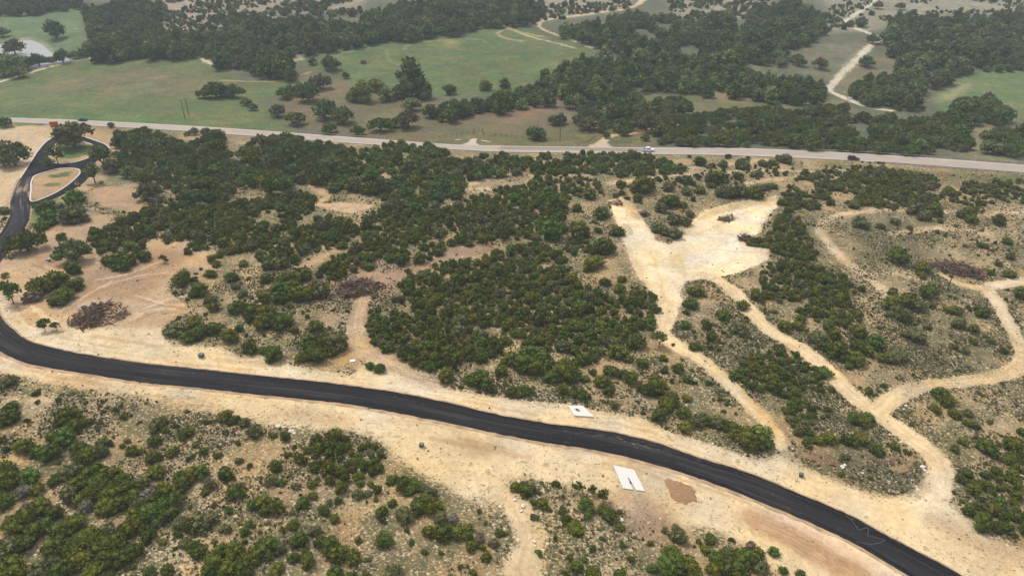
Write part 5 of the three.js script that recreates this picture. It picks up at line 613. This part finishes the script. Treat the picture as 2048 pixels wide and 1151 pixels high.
// --- culvert headwalls
const concrete = (() => { const t = stripTexture(256, 256, (u, v, i, j) => { const n = 200 + 16 * (vn(u * 7, v * 7) - 0.5) + 8 * (vn(u * 40, v * 40) - 0.5) + 6 * (PERM[(i * 31 + j * 77) & 65535] - 0.5); return [n, n * 0.99, n * 0.97]; }); t.wrapS = THREE.RepeatWrapping; return mat(0xffffff, 0.8, { map: t }); })(), pipeShade = mat(lin(0.05, 0.045, 0.04), 0.95, { side: THREE.DoubleSide }), steel = mat(lin(0.22, 0.21, 0.2), 0.6, { metalness: 0.4 });
function headwall(corners, slot, label, hi, lo) { // corners: high left, high right, low right, low left; the slab slopes from hi to lo
  const c = corners.map(([x, y]) => place(x, y)), o = c.reduce((s, p) => s.add(p), V3(0, 0, 0)).multiplyScalar(0.25), g = thing('culvert_headwall', label, 'headwall'); g.position.copy(o);
  const q = c.map((p) => new THREE.Vector2(p.x - o.x, -(p.z - o.z))), at = (u, v) => new THREE.Vector2().lerpVectors(q[0].clone().lerp(q[1], u), q[3].clone().lerp(q[2], u), v);
  const ring = (f) => slot.map(([u, v]) => f.set ? at(u, v) : at(u, v)), sh = new THREE.Shape(slot.open ? [at(0, 0), at(1, 0), at(1, 1), ...slot.map(([u, v]) => at(u, v)), at(0, 1)] : [at(0, 0), at(1, 0), at(1, 1), at(0, 1)]);
  if (!slot.open) sh.holes.push(new THREE.Path(slot.map(([u, v]) => at(u, v))));
  const geo = new THREE.ExtrudeGeometry(sh, { depth: 1, bevelEnabled: false }), p = geo.attributes.position, inv = (x, y) => { const a = q[3].clone().sub(q[0]); return Math.min(1, Math.max(0, (x - q[0].x) * a.x / a.lengthSq() + (y - q[0].y) * a.y / a.lengthSq())); };
  for (let i = 0; i < p.count; i++) { const x = p.getX(i), y = p.getY(i), z = p.getZ(i), gy = height(x + o.x, -y + o.z) - o.y; p.setXYZ(i, x, z > 0.5 ? gy + mix(hi, lo, inv(x, y)) : gy - 0.15, -y); } geo.computeVertexNormals();
  part(g, 'slab', geo, concrete); return { g, at, o };
}
{
  const slot = [[0.6, 1], [0.575, 0.8], [0.55, 0.62], [0.5, 0.52], [0.455, 0.58], [0.45, 0.75], [0.46, 1]]; slot.open = true;
  const { g, at } = headwall([[1226, 934.5], [1267.5, 942.7], [1290, 983.4], [1246, 977.6]], slot, 'large white concrete culvert headwall with a slot below the road', 0.75, 0.28), m = at(0.505, 0.66), n = at(0.49, 0.25), a = V3(m.x, 0.18, -m.y), b = V3(n.x, 0.2, -n.y), d = b.clone().sub(a);
  const tube = new THREE.CylinderGeometry(0.3, 0.3, d.length(), 16, 1, true).translate(0, d.length() / 2, 0).applyQuaternion(new THREE.Quaternion().setFromUnitVectors(V3(0, 1, 0), d.clone().normalize())).translate(a.x, a.y, a.z), pipe = part(g, 'pipe', tube, new THREE.MeshStandardMaterial({ color: lin(0.2, 0.19, 0.18), roughness: 0.7, side: THREE.DoubleSide })); part(pipe, 'pipe_shade', new THREE.CircleGeometry(0.29, 16).applyQuaternion(new THREE.Quaternion().setFromUnitVectors(V3(0, 0, 1), d.clone().normalize().negate())).translate(b.x, b.y, b.z), pipeShade); shade(g);  // near-black disc at the back of the tube paints the shade inside
  const ring = Array.from({ length: 12 }, (_, i) => [0.42 + 0.13 * Math.cos(i * Math.PI / 6), 0.44 + 0.17 * Math.sin(i * Math.PI / 6)]);
  const h = headwall([[1136, 812.7], [1165.7, 812.7], [1187, 835.7], [1148, 832.8]], ring, 'smaller white concrete culvert headwall above the road with a round hole', 0.3, 0.45), c = h.at(0.42, 0.44); part(h.g, 'pipe', new THREE.CylinderGeometry(0.5, 0.5, 0.3, 18, 1, true).translate(c.x, 0.1, -c.y), new THREE.MeshStandardMaterial({ color: lin(0.22, 0.21, 0.2), roughness: 0.7, side: THREE.DoubleSide })); part(h.g, 'pipe_floor', new THREE.CircleGeometry(0.52, 18).rotateX(-Math.PI / 2).translate(c.x, 0.06, -c.y), mat(lin(0.2, 0.18, 0.15), 0.9)); shade(h.g);
}
// --- utility cabinets
const cabinetGreen = mat(lin(0.05, 0.075, 0.045), 0.5), cabinetTop = mat(lin(0.09, 0.12, 0.08), 0.5), padMat = mat(lin(0.62, 0.6, 0.55), 0.85);
for (const [x, y, w, label, light] of [[843.5, 893.5, 0.95, 'green utility cabinet on the graded verge below the road'], [403, 714.5, 1.15, 'dark utility cabinet on a pale plinth above the road at the left'], [1602, 953, 0.9, 'dark green utility cabinet with white plinth right of the road'], [98, 523, 1.0, 'grey utility cabinet on a white plinth near the upper left road', true], [1144, 797, 0.6, 'tiny dark valve box above the smaller headwall']]) {
  const g = thing('utility_cabinet', label, 'cabinet', 'utility cabinets along the new road'); g.position.copy(place(x, y)); g.rotation.y = -0.3;
  part(g, 'plinth', box(w * 1.25, 0.16, w * 1.15, 0, 0.07, 0), padMat); part(g, 'housing', box(w, w * 0.8, w * 0.85, 0, 0.15 + w * 0.4, 0, 0.04), light ? mat(lin(0.16, 0.17, 0.18), 0.5) : cabinetGreen); const d = part(g, 'door', box(w * 0.86, w * 0.6, 0.03, 0, 0.15 + w * 0.38, w * 0.425), cabinetGreen); part(d, 'handle', box(0.04, 0.14, 0.03, w * 0.3, 0.15 + w * 0.4, w * 0.45), steel); part(g, 'lid', box(w * 1.04, 0.09, w * 0.9, 0, 0.17 + w * 0.82, 0, 0.03), light ? mat(lin(0.3, 0.31, 0.32), 0.5) : cabinetTop); shade(g);
}
{ const g = thing('lying_board', 'white board lying on rubble beside the middle brush pile path', 'board'); g.position.copy(place(705, 722)); g.rotation.y = 0.2; part(g, 'board', box(1.3, 0.05, 0.7, 0, 0.3, 0).rotateX(0.35), mat(lin(0.8, 0.8, 0.8), 0.5)); part(g, 'stake', box(0.06, 0.5, 0.06, 0.3, 0.15, -0.1), mat(lin(0.4, 0.3, 0.2), 0.9)); shade(g); }
// --- poles
const poleWood = mat(lin(0.075, 0.06, 0.05), 0.95);
for (const [x, y, h, label] of [[369, 235.5, 10, 'wooden utility pole in the left field, nearer the highway'], [377.5, 230.5, 9.5, 'wooden utility pole in the left field, just behind its twin'], [1120, 284, 11.5, 'tall wooden utility pole beside the highway above two dark bushes'], [1895, 581, 6.6, 'short dark pole in front of the right brush pile']]) { const g = thing('utility_pole', label, 'pole', 'wooden poles'); g.position.copy(place(x, y)); part(g, 'shaft', cyl(0.12, 0.19, h, 0, h / 2 - 0.05, 0, 9), poleWood); if (h > 9) { part(g, 'crossarm', box(1.6, 0.11, 0.11, 0, h - 0.7, 0.12), poleWood); for (const s of [-0.65, 0, 0.65]) part(g, 'insulator', cyl(0.05, 0.06, 0.2, s, h - 0.55, 0.12, 8), mat(lin(0.3, 0.32, 0.33), 0.3)); } else part(g, 'cap', cyl(0.03, 0.13, 0.06, 0, h, 0, 9), poleWood); shade(g); }
// --- guardrails and fences along a line of the ground
function railing(pts, name, label, cat, { gap, rails, post, postH, railMat, postMat, railW = 0.3, railT = 0.08 }) {
  const l = smooth(pts, 60), g = thing(name, label, cat); const c = new THREE.CatmullRomCurve3(l.map(([x, z]) => V3(x, height(x, z), z))), L = c.getLength(), n = Math.max(2, Math.round(L / gap)), o = c.getPointAt(0); g.position.copy(o);
  const pg = cyl(post, post, postH, 0, postH / 2 - 0.05, 0, 6); for (let i = 0; i <= n; i++) { const p = c.getPointAt(i / n).sub(o), m = part(g, 'post', pg, postMat); m.position.copy(p); }
  for (const y of rails) { const pos = [], idx = [], N = 60; for (let i = 0; i <= N; i++) { const p = c.getPointAt(i / N).sub(o), t = c.getTangentAt(i / N), nx = -t.z * railT / 2, nz = t.x * railT / 2; pos.push(p.x + nx, p.y + y, p.z + nz, p.x + nx, p.y + y + railW, p.z + nz, p.x - nx, p.y + y + railW, p.z - nz, p.x - nx, p.y + y, p.z - nz); if (i < N) for (let k = 0; k < 4; k++) { const a = i * 4 + k, b = i * 4 + (k + 1) % 4; idx.push(a, a + 4, b, b, a + 4, b + 4); } } const geo = new THREE.BufferGeometry(); geo.setAttribute('position', new THREE.Float32BufferAttribute(pos, 3)); geo.setIndex(idx); const f = geo.toNonIndexed(); f.computeVertexNormals(); part(g, 'rail', f, railMat); }
  shade(g); return g;
}
const galv = mat(lin(0.42, 0.42, 0.41), 0.5, { metalness: 0.5 }), postDark = mat(lin(0.12, 0.1, 0.09), 0.9), guard = { gap: 4, rails: [0.62], post: 0.1, postH: 0.9, railMat: galv, postMat: postDark, railW: 0.36 };
{
  const cut = (E, other, x0, x1, off) => E.map((p, i) => { const q = other[i], l = Math.hypot(p[0] - q[0], p[1] - q[1]); return [p[0] + (p[0] - q[0]) / l * off, p[1] + (p[1] - q[1]) / l * off]; }).filter(([x, z]) => { const s = seen(V3(x, height(x, z), z)); return s[0] > x0 && s[0] < x1; });
  railing(cut(hwyN, hwyS, 1628, 2130, 0.9), 'guardrail', 'steel guardrail on the far side of the highway at the right', 'guardrail', guard);
  railing(cut(hwyS, hwyN, 1745, 2130, 0.9), 'guardrail', 'steel guardrail on the near side of the highway at the right', 'guardrail', guard);
  railing(cut(hwyN, hwyS, 575, 765, 0.9), 'guardrail', 'steel guardrail above the middle of the highway left of the driveway', 'guardrail', guard);
  const wood = { gap: 2.4, rails: [0.35, 0.75, 1.15], post: 0.1, postH: 1.4, railMat: mat(col(176, 160, 130), 0.9), postMat: mat(col(160, 142, 112), 0.9), railW: 0.16 };
  railing(outline([[1150, 287], [1168, 286], [1178, 281], [1191, 272]]), 'rail_fence', 'pale rail fence left of the dirt entrance road', 'fence', wood); railing(outline([[1224, 284], [1240, 286], [1262, 287]]), 'rail_fence', 'pale rail fence right of the dirt entrance road', 'fence', wood);
  const wire = { gap: 3, rails: [0.4, 0.85, 1.25], post: 0.09, postH: 1.55, railMat: postDark, postMat: postDark, railW: 0.05, railT: 0.04 };
  railing(outline([[868, 277], [905, 273], [946, 267]]), 'wire_fence', 'dark wire fence left of the concrete driveway', 'fence', wire); railing(outline([[948, 267.5], [950, 264], [964, 264], [966, 268]]), 'gate_fence', 'tall dark gate posts behind the concrete driveway', 'gate', { ...wire, gap: 1.6, postH: 2.6, rails: [0.4, 1.2, 2] }); railing(outline([[968, 270], [1000, 272], [1050, 277], [1112, 283]]), 'wire_fence', 'dark wire fence right of the concrete driveway', 'fence', wire);
}
for (const [a, b, label] of [[[911, 281.5], [922, 281], 'white concrete culvert wall left of the driveway apron'], [[963, 283], [981, 285.5], 'white concrete culvert wall right of the driveway apron']]) { const p = place(...a), q = place(...b), g = thing('culvert_wall', label, 'wall'); g.position.copy(p.clone().add(q).multiplyScalar(0.5)); g.rotation.y = Math.atan2(-(q.z - p.z), q.x - p.x); const L = p.distanceTo(q); part(g, 'wall', box(L, 0.6, 0.5, 0, 0.25, 0), concrete); part(g, 'cap', box(L * 1.04, 0.12, 0.62, 0, 0.6, 0), concrete); shade(g); }
{ const g = thing('road_sign', 'small yellow road sign beside the highway left of the driveway', 'sign'); g.position.copy(place(879, 278)); part(g, 'post', cyl(0.05, 0.05, 2.4, 0, 1.2, 0, 8), steel); part(g, 'plate', new THREE.BoxGeometry(0.95, 0.95, 0.05).rotateZ(Math.PI / 4).translate(0, 2.3, 0.05), mat(lin(0.65, 0.6, 0.02), 0.5)); shade(g); }
// --- farm buildings and trough
function shed(px, py, w, d, h, turn, label, wall, roof, name) { const g = thing(name, label, 'building'); g.position.copy(place(px, py)); g.rotation.y = turn; part(g, 'wall', box(w, h, d, 0, h / 2, 0, 0.03), wall); const s = new THREE.Shape([[-d / 2 - 0.4, h - 0.05], [0, h + d * 0.25], [d / 2 + 0.4, h - 0.05], [d / 2 + 0.4, h + 0.1], [0, h + d * 0.25 + 0.15], [-d / 2 - 0.4, h + 0.1]].map(([x, y]) => new THREE.Vector2(x, y))); part(g, 'roof', new THREE.ExtrudeGeometry(s, { depth: w + 0.6, bevelEnabled: false }).translate(0, 0, -w / 2 - 0.3).rotateY(Math.PI / 2), roof); const dr = part(g, 'door', box(1.2, 2.1, 0.08, -w * 0.2, 1.05, d / 2 + 0.02), mat(lin(0.12, 0.1, 0.09), 0.7)); part(dr, 'handle', box(0.05, 0.18, 0.06, -w * 0.2 + 0.45, 1.05, d / 2 + 0.08), steel); const wn = part(g, 'window', box(1.1, 0.9, 0.06, w * 0.22, 1.5, d / 2 + 0.02), glass); part(wn, 'window_frame', plain([box(1.3, 0.1, 0.1, w * 0.22, 1.02, d / 2 + 0.03), box(1.3, 0.1, 0.1, w * 0.22, 1.98, d / 2 + 0.03)]), padMat); shade(g); }
shed(2009, 238, 4, 3, 2.4, -0.2, 'small grey shed below the right pasture', mat(lin(0.22, 0.21, 0.2), 0.8), mat(lin(0.3, 0.3, 0.31), 0.6), 'shed');
shed(-9, 130, 11, 7, 3, 0.3, 'white farmhouse peeking in at the left edge by the pond', mat(lin(0.75, 0.73, 0.7), 0.8), mat(lin(0.78, 0.78, 0.78), 0.5), 'farmhouse');
{ const g = thing('water_trough', 'white livestock trough on the pasture right of the pond', 'trough'); g.position.copy(place(151, 59)); g.rotation.y = 0.12; const wm = mat(lin(0.8, 0.8, 0.8), 0.5); part(g, 'basin', plain([box(3.4, 0.7, 0.08, 0, 0.45, 0.6), box(3.4, 0.7, 0.08, 0, 0.45, -0.6), box(0.08, 0.7, 1.2, 1.66, 0.45, 0), box(0.08, 0.7, 1.2, -1.66, 0.45, 0), box(3.3, 0.08, 1.2, 0, 0.15, 0)]), wm); part(g, 'water', box(3.2, 0.04, 1.1, 0, 0.62, 0), lampGlass); shade(g); }
// --- soil spread, boulders
{ const out = smooth(outline([[1328, 962], [1336, 957.5], [1352, 961], [1378, 969], [1390, 980], [1394, 996], [1396, 1003], [1384, 1003], [1374, 1008], [1354, 1005], [1342, 994], [1338, 980]]), 60, true), cx = out.reduce((s, p) => s + p[0], 0) / 61, cz = out.reduce((s, p) => s + p[1], 0) / 61, pos = [], uv = [], idx = [], R = 10, N = 60;
  for (let k = 0; k <= R; k++) for (let i = 0; i < N; i++) { const t = k / R, wob = 1 + 0.2 * (vn(i * 0.9, 5) - 0.5) * t, x = cx + (out[i][0] - cx) * t * wob, z = cz + (out[i][1] - cz) * t * wob; pos.push(x, height(x, z) - 0.02 + 0.42 * (1 - t ** 4) + 0.22 * (vn(x * 1.6, z * 1.6) - 0.5) * (1 - t ** 4) + 0.12 * (vn(x * 4, z * 4) - 0.5) * (1 - t ** 6) + 0.03 * Math.sin(x * 3 + z * 8) * (1 - t ** 4), z); uv.push(x, z); }
  for (let k = 0; k < R; k++) for (let i = 0; i < N; i++) { const a = k * N + i, b = k * N + (i + 1) % N; idx.push(a, a + N, b, b, a + N, b + N); }
  const g = new THREE.BufferGeometry(); g.setAttribute('position', new THREE.Float32BufferAttribute(pos, 3)); g.setAttribute('uv', new THREE.Float32BufferAttribute(uv, 2)); g.setIndex(idx); g.computeVertexNormals();
  const t = stripTexture(256, 256, (u, v, i, j) => { const n = 0.85 + 0.16 * vn(u * 6, v * 40) + 0.12 * vn(u * 30, v * 30) + 0.1 * (PERM[(i * 31 + j * 77) & 65535] - 0.5), c = base(170, 134, 98); return c.map((q) => q * n); }); t.wrapS = THREE.RepeatWrapping; t.repeat.set(1 / 5, 1 / 5);
  add(new THREE.Mesh(g, mat(0xffffff, 0.98, { map: t, side: THREE.DoubleSide })), 'soil_spread', { label: 'low brown spread of topsoil beside the large headwall', category: 'soil pile' });
}
{ const rb = mulberry(33), rocks = [0, 1, 2].map((s) => { const g = new THREE.IcosahedronGeometry(0.5, 1), p = g.attributes.position; for (let i = 0; i < p.count; i++) { const k = 0.72 + 0.5 * hash2(Math.round(p.getX(i) * 7 + s * 40), Math.round(p.getY(i) * 7 + p.getZ(i) * 23)); p.setXYZ(i, p.getX(i) * k, p.getY(i) * k * 0.7 + 0.2, p.getZ(i) * k); } g.computeVertexNormals(); return g; }), rm = mat(lin(0.6, 0.55, 0.46), 0.95);
  const R = [[556, 853, 1.0], [566, 855, 0.7], [583, 864, 1.2], [588, 867, 0.7], [1030, 1000, 0.7], [1046, 1012, 0.9], [1043, 1022, 0.6], [1068, 1083, 0.7], [1070, 1092, 0.5], [382, 820, 0.5], [1685, 934, 0.9], [1690, 930, 0.6], [1725, 946, 0.5], [1846, 935, 1.0], [1850, 941, 0.7], [1812, 812, 0.7], [1808, 818, 0.5], [1855, 945, 0.5], [60, 766, 0.4], [1243, 1040, 0.8], [1345, 1062, 0.6]]; R.sort((a, b) => a[0] - b[0]);
  R.forEach(([x, y, s], i) => { const m = new THREE.Mesh(rocks[i % 3], rm); m.position.copy(place(x, y)); m.rotation.y = rb() * 6; m.scale.set(s * 1.3, s, s); add(m, 'boulder', { label: `${ORD(i)} pale limestone rock counted from the left edge of the view`, category: 'rock', group: 'pale rocks along the graded edges' }); });
}
// --- brush piles: each branch that can be made out is a part, the finer twigs one mass
{
  const rb = mulberry(77), shapes = [0, 1, 2, 3, 4].map(() => { const pts = [V3(0, 0, 0)]; let d = V3(1, 0, 0); for (let i = 0; i < 3; i++) { d = d.clone().add(V3(0, (rb() - 0.5) * 0.6, (rb() - 0.5) * 0.6)).normalize(); pts.push(pts[i].clone().addScaledVector(d, 1 / 3)); } const gs = []; for (let i = 0; i < 3; i++) gs.push(limb(pts[i], pts[i + 1], 0.036 - i * 0.009, 0.028 - i * 0.009, 5)); gs.push(limb(pts[2], pts[2].clone().add(V3(0.18, 0.12, 0.14)), 0.014, 0.006, 4)); return mergeGeometries(gs).translate(-0.5, 0, 0); });
  const tones = { grey: [[0.18, 0.118, 0.072], [0.11, 0.072, 0.045], [0.25, 0.18, 0.12]], red: [[0.19, 0.1, 0.058], [0.13, 0.075, 0.05]], tan: [[0.55, 0.4, 0.22], [0.48, 0.33, 0.18], [0.6, 0.48, 0.32]], dark: [[0.07, 0.055, 0.05], [0.1, 0.085, 0.06]] }, M = Object.fromEntries(Object.entries(tones).map(([k, l]) => [k, l.map((c) => mat(lin(...c), 0.95))]));
  const pile = (px, py, wpx, dpx, h, n, label, pick, lean = 0) => {
    const a = place(px - wpx / 2, py), b = place(px + wpx / 2, py), rx = a.distanceTo(b) / 2, rz = Math.abs(place(px, py + dpx / 2).z - place(px, py - dpx / 2).z) / 2, o = place(px, py), g = thing('brush_pile', label, 'brush pile'); g.position.copy(o);
    const one = (big) => { const t = rb() * 6.2832, q = Math.sqrt(rb()) * 0.97, wob = 0.85 + 0.3 * vn(t * 1.3, px), x = Math.cos(t) * q * rx * wob, z = Math.sin(t) * q * rz * wob + lean * x, y = h * (1 - q * q) * (0.75 + 0.4 * vn(x * 0.7, z * 0.7)), e = new THREE.Euler((rb() - 0.5) * 0.5, rb() * 6.2832, (rb() - 0.5) * 0.75 - 0.1, 'YXZ'); return { x, z, y: Math.max(0.06, y * (big ? 1 : 0.95)) + height(x + o.x, z + o.z) - o.y, e, len: big ? 1.8 + 3.2 * rb() : 0.8 + 1.3 * rb(), q, t }; };
    for (let i = 0; i < n; i++) { const k = one(true), m = part(g, 'branch', shapes[i % 5], M[pick(k, rx, rz)][i % 2]); m.position.set(k.x, k.y, k.z); m.rotation.copy(k.e); { const th = 1.3 + 1.6 * rb(); m.scale.set(k.len, k.len * th, k.len * th); }; }
    const dome = new THREE.SphereGeometry(1, 24, 10, 0, 6.2832, 0, 1.5708), p = dome.attributes.position; for (let i = 0; i < p.count; i++) { const x = p.getX(i) * rx * 0.86, z = p.getZ(i) * rz * 0.86 + lean * p.getX(i) * rx * 0.86; p.setXYZ(i, x, p.getY(i) ** 2 * h * 0.72 * (0.7 + 0.5 * vn(x, z)) + height(x + o.x, z + o.z) - o.y - 0.05, z); } dome.computeVertexNormals();
    const byTone = new Map(); for (let i = 0; i < n * 5; i++) { const k = one(false), tone = pick(k, rx, rz), geo = shapes[i % 5].clone(); geo.applyMatrix4(new THREE.Matrix4().compose(V3(k.x, k.y, k.z), new THREE.Quaternion().setFromEuler(k.e), V3(k.len, k.len * 1.5, k.len * 1.5))); if (!byTone.has(tone)) byTone.set(tone, []); byTone.get(tone).push(geo); }
    for (const [tone, gs] of byTone) { const m = part(g, 'twigs', mergeGeometries(gs), M[tone][M[tone].length - 1]); m.userData.kind = 'stuff'; } const c = part(g, 'core', dome, M.grey[0]); c.userData.kind = 'stuff'; shade(g);
  };
  const any = (...l) => () => l[Math.floor(rb() * l.length)];
  pile(203, 634, 104, 46, 2.8, 120, 'big brush pile with tan split wood on its right side', (k, rx) => (k.x > rx * 0.3 && k.x < rx * 0.85 ? (rb() < 0.75 ? 'tan' : 'grey') : k.t > 0.6 && k.t < 2.6 && k.q > 0.5 ? (rb() < 0.6 ? 'red' : 'dark') : ['grey', 'dark', 'dark', 'grey', 'red'][Math.floor(rb() * 5)]), -0.15);
  pile(718, 578, 84, 34, 2.2, 100, 'grey brown brush pile in the clearing at the middle', any('grey', 'grey', 'grey', 'red', 'dark'), -0.25);
  pile(1912, 541, 86, 24, 2.2, 100, 'grey brown brush pile above the track at the right', any('grey', 'grey', 'dark', 'grey', 'red'), 0.3);
  pile(1451, 438, 22, 8, 0.3, 14, 'low heap of cleared branches on the limestone pad', any('grey', 'dark', 'red')); pile(1290, 429, 16, 8, 0.8, 16, 'small dark heap of brush at the tip of the pad', any('dark', 'grey')); pile(1489, 479, 20, 8, 0.8, 18, 'scatter of dead branches at the right notch of the pad', any('red', 'grey', 'rust' in M ? 'red' : 'dark')); pile(726, 126, 12, 5, 1.4, 14, 'tiny brush heap in the far green field', any('grey', 'dark')); pile(1230, 407, 20, 6, 0.8, 14, 'rubble and roots heaped at the top left of the pad', any('tan', 'grey'));
}
console.log('all', Date.now() - T0);
renderer.render(scene, camera);
